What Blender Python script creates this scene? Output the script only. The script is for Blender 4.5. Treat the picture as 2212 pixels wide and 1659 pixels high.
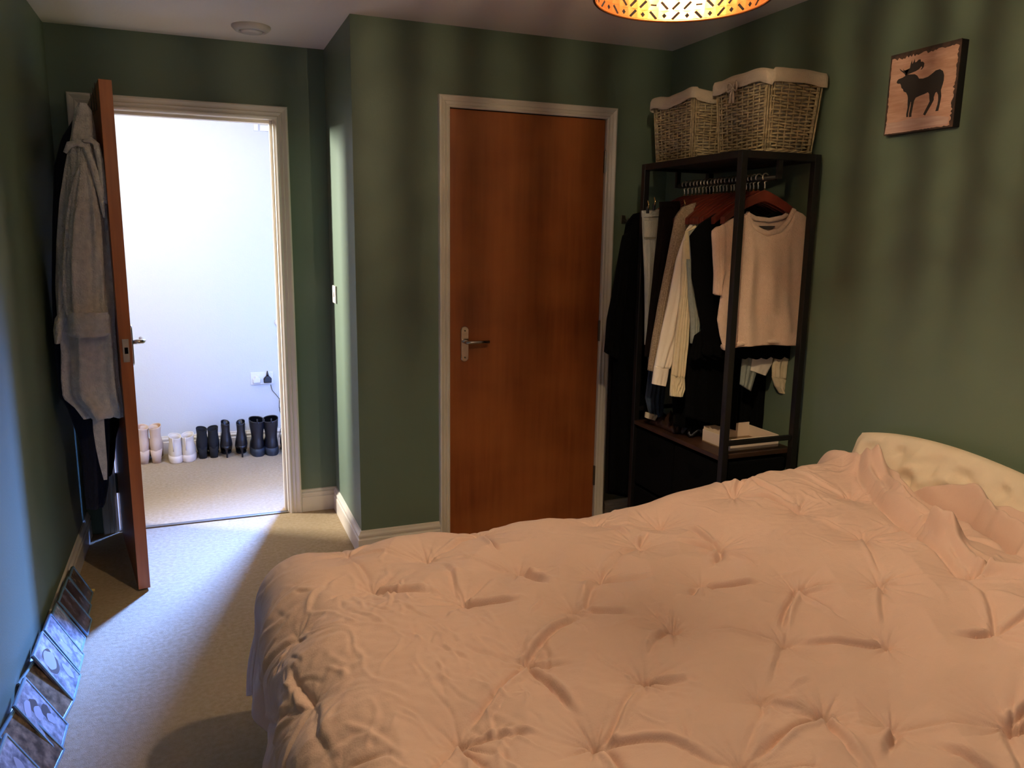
import bpy, bmesh, math, random
import numpy as np
from mathutils import Vector, Matrix
for o in list(bpy.data.objects): bpy.data.objects.remove(o, do_unlink=True)
S = bpy.context.scene; COL = S.collection
PI = math.pi
# ---------------------------------------------------------------- camera
FPX, YAW, PITCH, ROLL, CH = 1696.8, 0.382, 0.1867, 0.014, 1.4527
_f = np.array([math.sin(YAW)*math.cos(PITCH), math.cos(YAW)*math.cos(PITCH), -math.sin(PITCH)])
_rt = np.array([math.cos(YAW), -math.sin(YAW), 0.0]); _u0 = np.cross(_rt, _f)
_r = _rt*math.cos(ROLL) + _u0*math.sin(ROLL); _u = -_rt*math.sin(ROLL) + _u0*math.cos(ROLL)
CAM = np.array([0, 0, CH])
cd = bpy.data.cameras.new('camera'); cam = bpy.data.objects.new('camera', cd); COL.objects.link(cam)
cam.matrix_world = Matrix(((_r[0], _u[0], -_f[0], 0), (_r[1], _u[1], -_f[1], 0), (_r[2], _u[2], -_f[2], CH), (0, 0, 0, 1)))
cd.sensor_width = 36; cd.lens = 36*FPX/2212; cd.clip_start = 0.02
S.camera = cam
# ---------------------------------------------------------------- world, lights, exposure
S.view_settings.view_transform = 'Standard'; S.view_settings.look = 'None'
S.view_settings.exposure = 0.2; S.view_settings.gamma = 1.0; S.view_settings.use_curve_mapping = False
w = bpy.data.worlds.new('world'); S.world = w; w.use_nodes = True
w.node_tree.nodes['Background'].inputs[0].default_value = (0.35, 0.55, 0.9, 1); w.node_tree.nodes['Background'].inputs[1].default_value = 0.6
def area(name, loc, target, sx, sy, power, color, spread=180):
    d = bpy.data.lights.new(name, 'AREA'); d.shape = 'RECTANGLE'; d.size = sx; d.size_y = sy; d.energy = power; d.color = color
    o = bpy.data.objects.new(name, d); COL.objects.link(o); o.location = loc
    o.rotation_euler = (Vector(target)-Vector(loc)).to_track_quat('-Z', 'Y').to_euler()
    d.spread = math.radians(spread); return o
def point(name, loc, rad, power, color):
    d = bpy.data.lights.new(name, 'POINT'); d.energy = power; d.color = color; d.shadow_soft_size = rad
    o = bpy.data.objects.new(name, d); COL.objects.link(o); o.location = loc; return o
LX, LY, LZ, LR = 0.872, 1.345, 1.893, 0.163          # pendant shade: axis, rim height, radius
BULB = 6600.0      # the glowing filament core of the pendant lamp is the light source over the bed
area('hall_daylight', (0.78, 5.20, 1.75), (-0.02, 3.1, 0.0), 0.22, 0.6, 84, (0.14, 0.30, 1.0), 52)
area('hall_lamp', (-1.75, 4.95, 2.15), (0.638, 3.35, 1.0), 0.25, 0.25, 46, (1.0, 0.97, .90), 76)
area('hall_ceiling_lamp', (0.1, 4.75, 2.3), (0.1, 4.9, 0), 0.9, 0.5, 6.2, (0.97, 1.0, .92))
area('rear_fill_light', (-0.0, -1.75, 1.6), (0.6, 3.0, 1.6), 1.0, 1.1, 4, (0.55, 0.75, 1.0))  # weak blue fill added behind the camera, not a known source
# ---------------------------------------------------------------- room numbers
XL, YA, XJ, YB, XR, H = -0.551, 4.099, 0.638, 3.407, 2.168, 2.326
YH, YR = 5.52, -1.25
def unp(px, py, ax, v):
    "a pixel of the 2212x1659 frame to the point where its ray meets a world plane"
    d = _f + _r*(px-1106)/FPX - _u*(py-829.5)/FPX
    return CAM + d*(v-CAM[ax])/d[ax]
# ---------------------------------------------------------------- materials
def mat(name, col, rough=0.6, metal=0.0, noise=None, bump=None, spec=0.5, emit=None, trans=0, sheen=0, obj_coords=True, alpha=1):
    """noise=(scale, colour2, amount, stretch xyz)   bump=(scale, strength, stretch xyz)"""
    m = bpy.data.materials.new(name); m.use_nodes = True; nt = m.node_tree; N = nt.nodes; L = nt.links
    b = N['Principled BSDF']; b.inputs['Base Color'].default_value = (*col, 1); b.inputs['Roughness'].default_value = rough
    b.inputs['Metallic'].default_value = metal; b.inputs['Specular IOR Level'].default_value = spec
    if sheen: b.inputs['Sheen Weight'].default_value = sheen; b.inputs['Sheen Roughness'].default_value = .5
    if trans: b.inputs['Transmission Weight'].default_value = trans
    if alpha < 1: b.inputs['Alpha'].default_value = alpha
    if emit: b.inputs['Emission Color'].default_value = (*emit[:3], 1); b.inputs['Emission Strength'].default_value = emit[3]
    tc = N.new('ShaderNodeTexCoord')
    def tex(scale, st, detail=4):
        mp = N.new('ShaderNodeMapping'); mp.inputs['Scale'].default_value = st
        L.new(tc.outputs['Object'], mp.inputs['Vector']); t = N.new('ShaderNodeTexNoise')
        t.inputs['Scale'].default_value = scale; t.inputs['Detail'].default_value = detail; L.new(mp.outputs[0], t.inputs['Vector']); return t
    if noise:
        ns = list(noise) if isinstance(noise, list) else [noise]
        prev = None
        for sc, c2, amt, st in ns:
            t = tex(sc, st); r = N.new('ShaderNodeMapRange'); r.inputs[1].default_value = .35; r.inputs[2].default_value = .68
            r.inputs[4].default_value = amt; L.new(t.outputs['Fac'], r.inputs[0])
            mx = N.new('ShaderNodeMix'); mx.data_type = 'RGBA'
            if prev: L.new(prev, mx.inputs[6])
            else: mx.inputs[6].default_value = (*col, 1)
            mx.inputs[7].default_value = (*c2, 1); L.new(r.outputs[0], mx.inputs[0]); prev = mx.outputs[2]
        L.new(prev, b.inputs['Base Color'])
    if bump:
        bs = bump if isinstance(bump, list) else [bump]; pn = None
        for sc, stg, st in bs:
            t = tex(sc, st, 5); bp = N.new('ShaderNodeBump'); bp.inputs['Strength'].default_value = stg; bp.inputs['Distance'].default_value = .01
            L.new(t.outputs['Fac'], bp.inputs['Height'])
            if pn: L.new(pn, bp.inputs['Normal'])
            pn = bp.outputs[0]
        L.new(pn, b.inputs['Normal'])
    return m
I = (1, 1, 1)
def g(r, gg, b):     # sRGB 0-255 to linear
    return tuple(((c/255)/12.92 if c/255 < .04045 else ((c/255+.055)/1.055)**2.4) for c in (r, gg, b))
M = dict(
    green=mat('green_paint', g(103, 118, 98), .5, noise=(2.5, g(97, 111, 91), .6, I), bump=(180, .06, I)),
    white_wall=mat('white_wall_paint', g(208, 208, 204), .7, bump=(120, .08, I)),
    ceiling=mat('ceiling_paint', g(238, 226, 210), .85, bump=(90, .08, I)),
    carpet=mat('beige_carpet', g(192, 161, 114), .95, noise=[(330, g(150, 124, 92), .55, I), (60, g(218, 194, 156), .5, I), (3, g(188, 162, 124), .5, I)], bump=[(420, .9, I), (45, .5, I)], spec=.1, sheen=.2),
    gloss_white=mat('gloss_white_paint', g(222, 212, 196), .35, noise=(6, g(210, 199, 180), .5, I)),
    veneer=mat('red_brown_veneer', g(146, 78, 37), .36, noise=[(3.2, g(122, 60, 26), .9, (1.6, 1, .9)), (40, g(170, 98, 50), .45, (1, 1, .06)), (1.6, g(182, 108, 54), .5, (1, 1, 2.2))], bump=(60, .03, (1, 1, .05))),
    door_edge=mat('orange_lipping', g(176, 100, 46), .45, noise=(30, g(120, 58, 24), .6, (1, 1, .06))),
    chrome=mat('brushed_chrome', g(200, 192, 182), .25, 1.0, noise=(30, g(150, 140, 130), .4, I)),
    steel=mat('dull_steel', g(120, 112, 100), .4, 1.0),
    black_metal=mat('black_metal', g(28, 26, 25), .42, .3, noise=(12, g(38, 35, 32), .5, I)),
    rack_wood=mat('dark_rustic_board', g(66, 42, 28), .5, noise=(14, g(36, 22, 15), .8, (.25, 1, 1))),
    black_fabric=mat('black_fabric', g(5, 5, 6), 1.0, spec=.12, bump=(250, .3, I)),
    charcoal=mat('charcoal_fabric', g(8, 8, 8), 1.0, spec=.12, bump=(250, .3, I)),
    brown_black=mat('brown_black_fabric', g(20, 14, 12), 1.0, spec=.12, bump=(200, .3, I)),
    navy=mat('navy_fabric', g(22, 24, 44), .92, bump=(150, .4, I), sheen=.1),
    robe=mat('grey_fleece', g(224, 215, 206), .95, noise=(40, g(188, 182, 178), .6, I), bump=[(160, .7, I), (28, .5, (1, 1, 2))], sheen=.3, spec=.1),
    pink_knit=mat('pink_knit', g(250, 218, 192), .9, noise=(120, g(236, 200, 172), .4, (1, 1, .5)), bump=(260, .6, (1, 1, 1.8)), spec=.2, sheen=.2),
    oat_knit=mat('oatmeal_knit', g(200, 180, 152), .9, noise=(160, g(140, 120, 98), .7, (1, 1, 1.5)), bump=(240, .7, (1, 1, 3)), spec=.1),
    white_shirt=mat('white_shirt_cotton', g(242, 230, 212), .8, bump=(14, .3, (1, 1, .3))),
    cream=mat('cream_cotton', g(222, 206, 172), .85, noise=(40, g(206, 188, 150), .5, I), bump=(30, .4, I)),
    pale_denim=mat('pale_blue_denim', g(150, 154, 142), .85, noise=(70, g(126, 134, 128), .5, I), bump=(200, .3, I)),
    light_jean=mat('light_wash_denim', g(168, 166, 156), .85, noise=(50, g(142, 144, 140), .6, (1, 1, .4)), bump=(200, .3, I)),
    dark_jean=mat('dark_blue_denim', g(62, 76, 92), .85, noise=(50, g(48, 58, 74), .6, I), bump=(200, .3, I)),
    denim_stitch=mat('denim_seam', g(118, 116, 104), .85),
    hanger_wood=mat('red_mahogany', g(112, 46, 32), .35, noise=(30, g(82, 30, 20), .6, (.2, 1, 1))),
    hook=mat('hanger_hook_metal', g(245, 232, 210), .34, 1.0),
    brass=mat('clip_metal', g(214, 180, 120), .25, 1.0),
    rose=mat('blush_duvet_cotton', g(220, 188, 171), .8, noise=(5, g(213, 180, 163), .5, I), bump=[(340, .12, I), (34, .22, (1, 1.6, 1))], sheen=.15, spec=.2),
    ivory=mat('ivory_cotton', g(228, 210, 186), .85, noise=(8, g(220, 202, 178), .5, I), bump=[(30, .35, I)], spec=.2),
    mattress=mat('white_mattress_ticking', g(206, 200, 198), .85, noise=(30, g(190, 186, 186), .4, I)),
    grey_linen=mat('grey_bed_fabric', g(120, 112, 112), .9, bump=(200, .4, I)),
    wicker=mat('grey_wicker', g(192, 172, 132), .55, noise=[(60, g(132, 112, 80), .8, I), (9, g(210, 192, 154), .4, I)], bump=(150, .3, I)),
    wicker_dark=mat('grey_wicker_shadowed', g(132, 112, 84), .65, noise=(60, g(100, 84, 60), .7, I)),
    liner=mat('natural_cotton_liner', g(206, 190, 166), .9, noise=(20, g(192, 174, 150), .5, I), bump=(180, .25, I)),
    blue_cloth=mat('blue_grey_cloth', g(74, 88, 110), .9),
    brass_shade=mat('perforated_gold_metal', g(112, 62, 28), .34, 0.95, noise=(16, g(98, 52, 24), .4, I)),
    bulb_glass=mat('bulb_glass', g(250, 235, 215), .1, alpha=.1),
    bulb=mat('glowing_bulb', (1, .8, .5), .4, emit=(1.0, .78, .50, BULB)),
    plastic=mat('white_plastic', g(226, 222, 216), .35),
    plastic2=mat('cream_plastic', g(206, 196, 184), .4),
    black_plastic=mat('black_plastic', g(26, 26, 30), .4),
    pic_edge=mat('black_canvas_edge', g(22, 19, 18), .7),
    pic=mat('weathered_pink_print', g(206, 160, 138), .75, noise=[(5, g(168, 120, 92), .8, (1, 1, 4)), (16, g(222, 180, 156), .6, (1, 1, 5)), (45, g(176, 134, 106), .5, (1, .5, 7))]),
    pic_wear=mat('worn_dark_print', g(54, 42, 36), .8, noise=(40, g(110, 80, 64), .6, I)),
    pic_rows=mat('pale_print_band', g(204, 172, 158), .8, noise=(22, g(168, 126, 110), .6, (1, .4, 5))),
    moose=mat('dark_silhouette_print', g(46, 40, 36), .8),
    beige_leather=mat('beige_leather', g(206, 180, 158), .5, noise=(25, g(192, 162, 140), .4, I)),
    beige_inner=mat('tan_lining', g(196, 152, 118), .7),
    cream_leather=mat('cream_leather', g(224, 212, 196), .5, noise=(25, g(206, 192, 176), .4, I)),
    cream_sole=mat('cream_rubber', g(222, 206, 192), .6),
    black_leather=mat('black_leather', g(22, 22, 27), .38, noise=(20, g(34, 34, 42), .5, I)),
    black_suede=mat('black_suede', g(20, 20, 23), .9),
    rubber=mat('dark_rubber', g(40, 46, 56), .6),
    dark_in=mat('dark_lining', g(3, 3, 5), 1.0, spec=.1),
    label_tab=mat('dark_neck_tab', g(74, 66, 62), .8),
    box_white=mat('white_card', g(226, 206, 184), .7),
    box_in=mat('brown_card', g(150, 122, 90), .8),
    glass=mat('frame_glass', (1, 1, 1), .03, trans=1.0),
    mirror_edge=mat('bevelled_glass_edge', g(150, 190, 210), .12, .6),
    photo_a=mat('grey_photograph', g(96, 104, 116), .22, noise=[(22, g(190, 196, 206), .9, I), (60, g(50, 54, 62), .6, I)], spec=.8),
    photo_b=mat('sepia_photograph', g(82, 66, 54), .22, noise=[(26, g(150, 128, 104), .8, I), (50, g(36, 30, 28), .7, I)], spec=.8),
    photo_dark=mat('dark_photograph', g(46, 38, 38), .22, noise=[(24, g(120, 104, 104), .8, I)], spec=.8),
    face=mat('pale_photograph_tone', g(150, 154, 164), .25, spec=.8), hair=mat('dark_photograph_tone', g(48, 52, 60), .25, spec=.8),
    yellow=mat('yellow_tag', g(220, 200, 120), .6),
    fill_window_glass=mat('fill_window_pane', (1, 1, 1), .0, trans=1.0),
)
# ---------------------------------------------------------------- mesh helpers
def link(name, me, m=None, parent=None, loc=None):
    o = bpy.data.objects.new(name, me); COL.objects.link(o)
    if m is not None: me.materials.append(M[m] if isinstance(m, str) else m)
    if parent is not None: o.parent = parent
    if loc is not None: o.location = loc
    return o
def from_vf(name, v, f, m, parent=None, smooth=True):
    me = bpy.data.meshes.new(name); me.from_pydata([tuple(map(float, p)) for p in v], [], f)
    if smooth: me.polygons.foreach_set('use_smooth', [True]*len(me.polygons))
    me.update(); return link(name, me, m, parent)
class MB:
    def __init__(s): s.v = []; s.f = []
    def add(s, v, f):
        n = len(s.v); s.v += [tuple(map(float, p)) for p in v]; s.f += [tuple(i+n for i in q) for q in f]; return s
    def box(s, x0, x1, y0, y1, z0, z1):
        v = [(x, y, z) for x in (x0, x1) for y in (y0, y1) for z in (z0, z1)]
        return s.add(v, [(0, 1, 3, 2), (4, 6, 7, 5), (0, 4, 5, 1), (2, 3, 7, 6), (0, 2, 6, 4), (1, 5, 7, 3)])
    def tube(s, path, r, n=8, closed=False, caps=True):
        P = [Vector(p) for p in path]; rs = r if isinstance(r, (list, tuple)) else [r]*len(P)
        rings = []; up = None
        for i, p in enumerate(P):
            a = P[i-1] if (i > 0 or closed) else P[i]; b = P[(i+1) % len(P)] if (i < len(P)-1 or closed) else P[i]
            t = (b-a).normalized()
            if up is None:
                up = Vector((0, 0, 1)) if abs(t.z) < .9 else Vector((1, 0, 0))
            x = t.cross(up)
            if x.length < 1e-6: x = t.cross(Vector((1, 0, 0)))
            x.normalize(); y = x.cross(t).normalized(); up = y
            rings.append([p+(x*math.cos(2*PI*k/n)+y*math.sin(2*PI*k/n))*rs[i] for k in range(n)])
        return s.loft(rings, closed=closed, caps=caps)
    def loft(s, rings, closed=False, caps=True, wrap=True):
        n = len(rings[0]); v = [p for R in rings for p in R]; f = []
        m = len(rings)
        for i in range(m if closed else m-1):
            j = (i+1) % m
            for k in range(n if wrap else n-1):
                l = (k+1) % n; f.append((i*n+k, i*n+l, j*n+l, j*n+k))
        if caps and not closed and wrap: f.append(tuple(range(n-1, -1, -1))); f.append(tuple((m-1)*n+k for k in range(n)))
        return s.add(v, f)
    def build(s, name, m, parent=None, smooth=False, bevel=0, seg=2):
        o = from_vf(name, s.v, s.f, m, parent, smooth)
        bm = bmesh.new(); bm.from_mesh(o.data); bmesh.ops.recalc_face_normals(bm, faces=bm.faces); bm.to_mesh(o.data); bm.free()
        if bevel:
            md = o.modifiers.new('bevel', 'BEVEL'); md.width = bevel; md.segments = seg; md.limit_method = 'ANGLE'
        return o
def tag(o, label=None, cat=None, group=None, kind=None):
    if label: o['label'] = label
    if cat: o['category'] = cat
    if group: o['group'] = group
    if kind: o['kind'] = kind
    return o
def empty(name, loc=(0, 0, 0), **k):
    o = bpy.data.objects.new(name, None); COL.objects.link(o); o.location = loc; o.empty_display_size = .05
    return tag(o, **k)
def attach(root):
    "children were built in world coordinates: keep them there under the shifted empty"
    inv = Matrix.Translation(-Vector(root.location))
    for c in root.children: c.matrix_parent_inverse = inv
def box(name, b, m, parent=None, bevel=0): return MB().box(*b).build(name, m, parent, bevel=bevel)
def struct(o): o['kind'] = 'structure'; return o
def solid(o, t, off=0):
    md = o.modifiers.new('solid', 'SOLIDIFY'); md.thickness = t; md.offset = off; return o
def snoise(seed, n, fmin, fmax, dim=2):
    r = np.random.RandomState(seed); k = r.randn(n, dim); k /= np.linalg.norm(k, axis=1)[:, None]
    k *= r.uniform(fmin, fmax, n)[:, None]*2*PI; ph = r.uniform(0, 2*PI, n)
    def fn(*c):
        out = 0
        for i in range(n): out = out+np.sin(sum(k[i][j]*c[j] for j in range(dim))+ph[i])
        return out/math.sqrt(n)
    return fn
# ================================================================ SETTING
struct(box('floor', (-2.4, 2.5, YR, YH+.1, -.06, 0), 'carpet'))
struct(box('ceiling', (-2.4, 2.5, YR, YH+.1, H, H+.1), 'ceiling'))
struct(box('wall_left', (XL-.1, XL, YR, YA, 0, H), 'green'))
struct(box('wall_right', (XR, XR+.1, YR, YB+.1, 0, H), 'green'))
OAL, OAR, OAT = -.415, .386, 1.985                      # doorway opening between linings
mb = MB().box(XL-.1, OAL-.02, YA, YA+.11, 0, H).box(OAR+.02, XJ+.1, YA, YA+.11, 0, H).box(OAL-.02, OAR+.02, YA, YA+.11, OAT+.02, H)
struct(mb.build('wall_back_left', 'green'))
struct(box('wall_jog', (XJ, XJ+.1, YB+.0, YA, 0, H), 'green'))
LBL, LBR, LBT = 1.061, 1.823, 1.99
mb = MB().box(XJ+.1, LBL-.006, YB, YB+.1, 0, H).box(LBR+.006, XR+.1, YB, YB+.1, 0, H).box(LBL-.006, LBR+.006, YB, YB+.1, LBT+.006, H)
struct(mb.build('wall_back_right', 'green'))
WX0, WX1, WZ0, WZ1 = -.35, .65, .95, 2.1
mb = MB().box(XL-.1, WX0, YR-.1, YR, 0, H).box(WX1, XR+.1, YR-.1, YR, 0, H).box(WX0, WX1, YR-.1, YR, 0, WZ0).box(WX0, WX1, YR-.1, YR, WZ1, H)
struct(mb.build('wall_rear', 'green'))
win = empty('fill_window_1', (0.15, YR, WZ0), kind='structure')  # unseen window, made up so the blue fill light can enter the room
mb = MB()
for a in (WX0, (WX0+WX1)/2-.025, WX1-.05): mb.box(a, a+.05, YR-.08, YR-.03, WZ0, WZ1)
for a in (WZ0, WZ1-.05): mb.box(WX0+.05, WX1-.05, YR-.08, YR-.03, a, a+.05)
mb.build('fill_window_frame', 'gloss_white', win, bevel=.004)
box('pane', (WX0+.05, WX1-.05, YR-.058, YR-.052, WZ0+.05, WZ1-.05), 'fill_window_glass', win); attach(win)
# hall beyond the doorway
struct(box('wall_hall_back', (-2.4, 2.3, YH, YH+.1, 0, H), 'white_wall'))
struct(box('wall_hall_left', (-2.4, -2.3, YA, YH, 0, H), 'white_wall'))
struct(box('wall_hall_right', (1.5, 1.6, YB+.12, YH, 0, H), 'white_wall'))
mb = MB().box(-2.3, OAL-.02, YA+.11, YA+.13, 0, H).box(OAR+.02, 1.5, YA+.11, YA+.13, 0, H).box(OAL-.02, OAR+.02, YA+.11, YA+.13, OAT+.02, H)
struct(mb.build('wall_hall_front', 'white_wall'))
# skirting profile swept along walls: (out, up)
SK = [(0, 0), (.018, 0), (.018, .078), (.0135, .083), (.0135, .089), (.0165, .093), (.0165, .101), (.009, .108), (.0065, .116), (0, .119)]
def skirting(name, p0, p1, nrm, m0=0, m1=0):
    "p0,p1 2D ends, nrm unit normal into the room; m0/m1 = mitre slope along the run per metre of depth"
    d = Vector((p1[0]-p0[0], p1[1]-p0[1])); d.normalize(); rings = []
    for p, mt in ((p0, m0), (p1, m1)):
        rings.append([(p[0]+nrm[0]*a+d.x*mt*a, p[1]+nrm[1]*a+d.y*mt*a, z) for a, z in SK])
    return struct(MB().loft(rings).build(name, 'gloss_white'))
skirting('baseboard_left', (XL, YR), (XL, YA), (1, 0), 1, -1)
skirting('baseboard_back_left', (.455, YA), (XJ, YA), (0, -1), 0, -1)
skirting('baseboard_jog', (XJ, YA), (XJ, YB), (-1, 0), 1, 1)
skirting('baseboard_back_right', (XJ, YB), (1.008, YB), (0, -1), -1, 0)
skirting('baseboard_back_far_right', (1.886, YB), (XR, YB), (0, -1), 0, -1)
skirting('baseboard_right', (XR, YB), (XR, YR), (-1, 0), 1, -1)
skirting('baseboard_hall', (-2.3, YH), (1.5, YH), (0, -1))
# architraves, mitred
AR = [(0, 0), (0, .012), (.006, .016), (.012, .0165), (.015, .012), (.018, .0125), (.030, .0185), (.033, .0145), (.036, .0155), (.050, .022), (.056, .022), (.060, .019), (.062, 0)]
def architrave(name, xl, xr, zt, y, k=1.0):
    nodes = [[(xl-w_*k, y-d, 0) for w_, d in AR], [(xl-w_*k, y-d, zt+w_*k) for w_, d in AR], [(xr+w_*k, y-d, zt+w_*k) for w_, d in AR], [(xr+w_*k, y-d, 0) for w_, d in AR]]
    return struct(MB().loft(nodes).build(name, 'gloss_white'))
architrave('trim_1', OAL-.008, OAR+.008, OAT+.0, YA)
mb = MB().box(OAL-.02, OAL, YA-.004, YA+.135, 0, OAT+.02).box(OAR, OAR+.02, YA-.004, YA+.135, 0, OAT+.02).box(OAL, OAR, YA-.004, YA+.135, OAT, OAT+.02)
mb.box(OAR-.013, OAR, YA+.045, YA+.085, 0, OAT).box(OAL, OAL+.013, YA+.045, YA+.085, 0, OAT).box(OAL+.013, OAR-.013, YA+.045, YA+.085, OAT-.013, OAT)
struct(mb.build('trim_2', 'gloss_white', bevel=.0015))
architrave('trim_3', LBL-.003, LBR+.003, LBT+.003, YB, .83)
mb = MB().box(LBL-.006, LBL-.0035, YB-.001, YB+.1, 0, LBT+.006).box(LBR+.0035, LBR+.006, YB-.001, YB+.1, 0, LBT+.006)
struct(mb.build('trim_4', 'gloss_white'))
struct(box('trim_5', (OAL, OAR, YA-.006, YA+.022, 0, .007), 'steel', bevel=.003))      # carpet bar under the doorway
struct(box('wall_closet_back', (LBL-.1, LBR+.1, YB+.16, YB+.18, 0, H), 'white_wall'))
# ---- closet door (closed)
def handle_set(parent, P, along, out, lever_len=.115):
    "P = spindle point on the leaf face; along = unit dir of lever; out = unit normal"
    P, A, O = Vector(P), Vector(along), Vector(out); Z = Vector((0, 0, 1))
    n = 28; rim = []
    for k in range(n):
        t = 2*PI*k/n; x = math.cos(t)*.019; z = math.sin(t)*.019+(.063 if math.sin(t) >= 0 else -.063) - .012
        rim.append((x, z))
    r0 = [P+A*x+Z*z for x, z in rim]; r1 = [P+A*x+Z*z+O*.006 for x, z in rim]; r2 = [P+A*x*.9+Z*(z*.97)+O*.0085 for x, z in rim]
    hp = MB().loft([r0, r1, r2]).build('handle_plate', 'chrome', parent, smooth=False)
    path = [P+O*.006, P+O*.035, P+O*.045+A*.006, P+O*.05+A*.02, P+O*.05+A*.06, P+O*.048+A*lever_len]
    MB().tube(path, [.0095, .009, .009, .0085, .008, .0075], 10).build('lever', 'chrome', hp, smooth=True)
    for dz in (.05, -.074): MB().tube([P+Z*dz+O*.0075, P+Z*dz+O*.0095], .004, 8).build('screw', 'steel', hp)
d2 = empty('door_2', ((LBL+LBR)/2, YB+.02, 0), kind='structure')
tag(d2, 'closed red-brown veneered closet door with chrome lever handle')
box('door_leaf', (LBL, LBR, YB+.002, YB+.042, .008, LBT), 'veneer', d2, bevel=.002)
handle_set(d2, (1.1305, YB+.002, .972), (1, 0, 0), (0, -1, 0), .105)
for z in (1.80, 1.0, .262):
    h_ = MB().tube([(LBR+.001, YB-.006, z-.05), (LBR+.001, YB-.006, z+.05)], .006, 8)
    h_.box(LBR-.004, LBR+.006, YB-.003, YB+.002, z-.05, z+.05); h_.build('hinge', 'steel', d2)
box('latch_plate', (LBL-.004, LBL+.0005, YB-.001, YB+.02, .935, 1.0), 'steel', d2)
attach(d2)
# ---- bedroom door standing open into the room
TH = -1.4135; HX = -.4075; W1 = .762; TK = .044
ca, sa = math.cos(TH), math.sin(TH); AX = Vector((ca, sa, 0)); NX = Vector((-sa, ca, 0))     # along leaf / towards doorway side
HP = Vector((HX, YA-.004, 0))
def LP(a, n, z): p = HP+AX*a+NX*n; return (p.x, p.y, z)
def lbox(name, a0, a1, n0, n1, z0, z1, m, parent, bevel=0):
    mb = MB(); v = [LP(a, n, z) for a in (a0, a1) for n in (n0, n1) for z in (z0, z1)]
    mb.add(v, [(0, 1, 3, 2), (4, 6, 7, 5), (0, 4, 5, 1), (2, 3, 7, 6), (0, 2, 6, 4), (1, 5, 7, 3)]); return mb.build(name, m, parent, bevel=bevel)
d1 = empty('door_1', HP, kind='structure'); tag(d1, 'red-brown veneered bedroom door standing open beside the left wall')
lbox('door_leaf', .004, W1-.006, 0, TK, .01, 1.99, 'veneer', d1)
lbox('edge_lipping', W1-.006, W1, 0, TK, .01, 1.99, 'door_edge', d1, .001)
ZL = .995
lp = lbox('latch_plate', W1, W1+.0025, .010, .034, ZL-.045, ZL+.045, 'chrome', d1, .001)
lbox('latch_bolt', W1+.0025, W1+.006, .017, .029, ZL-.012, ZL+.012, 'dark_in', lp)
P = Vector(LP(W1-.058, TK, 1.02)); handle_set(d1, P, -AX, NX, .105)
for z in (1.8, 1.0, .25):
    MB().tube([LP(0, -.004, z-.05), LP(0, -.004, z+.05)], .006, 8).build('hinge', 'steel', d1)
attach(d1)
# ================================================================ BED
X0, Y0, Y1, X1 = .155, .62, 1.985, XR-.02
bed = empty('bed', (1.1, 1.3, 0), label='double bed on a grey fabric base under the blush duvet', cat='bed')
box('bed_base', (X0+.03, X1, Y0+.02, Y1-.02, .08, .36), 'grey_linen', bed, .02)
box('mattress', (X0+.02, X1, Y0+.01, Y1-.01, .36, .585), 'mattress', bed, .05)
for xx in (X0+.1, X1-.1):
    for yy in (Y0+.1, Y1-.1): MB().tube([(xx, yy, 0), (xx, yy, .08)], [.02, .028], 12).build('leg', 'black_plastic', bed)
attach(bed)
PINCH = [(.325,1.936),(.339,1.693),(.150,1.345),(.165,1.125),(.362,1.111),(.565,1.29),(.522,1.56),(.698,1.679),(.692,1.944),(.506,1.825),(.741,1.458),(1.039,1.921),(.875,1.577),(.57,1.027),(.150,1.60),(1.583,1.972),(1.80,1.72),(1.78,1.42),(1.60,1.474),(1.247,1.627),(1.071,1.721),(1.575,1.69),(1.093,1.472),(1.274,1.349),(1.444,1.274),(1.462,1.0),(1.282,1.095),(1.102,1.19),(.905,1.308),(.747,1.168),(.915,1.039),(.994,.961),(1.084,.896),(1.257,.809),(.763,.896),(.948,.781),(1.197,1.825),(1.479,1.863),(1.72,2.0)]
PINCH += [(.0,1.86),(.02,1.48),(.0,1.2),(.30,2.14),(.52,2.1),(.86,2.09),(1.22,2.08),(1.5,2.12),(-.08,1.68),(.18,.92),(.38,.86),(.57,.78),(1.62,1.18),(1.80,1.15),(1.46,.8),(1.64,.95),(1.8,.85),(1.1,.66),(1.36,.63),(1.6,.68),(.3,.66),(.75,.66),(.02,.75),(-.03,1.0),(.5,.5),(.95,.5),(1.3,.45),(.15,.5),(1.75,.5)]
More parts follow.
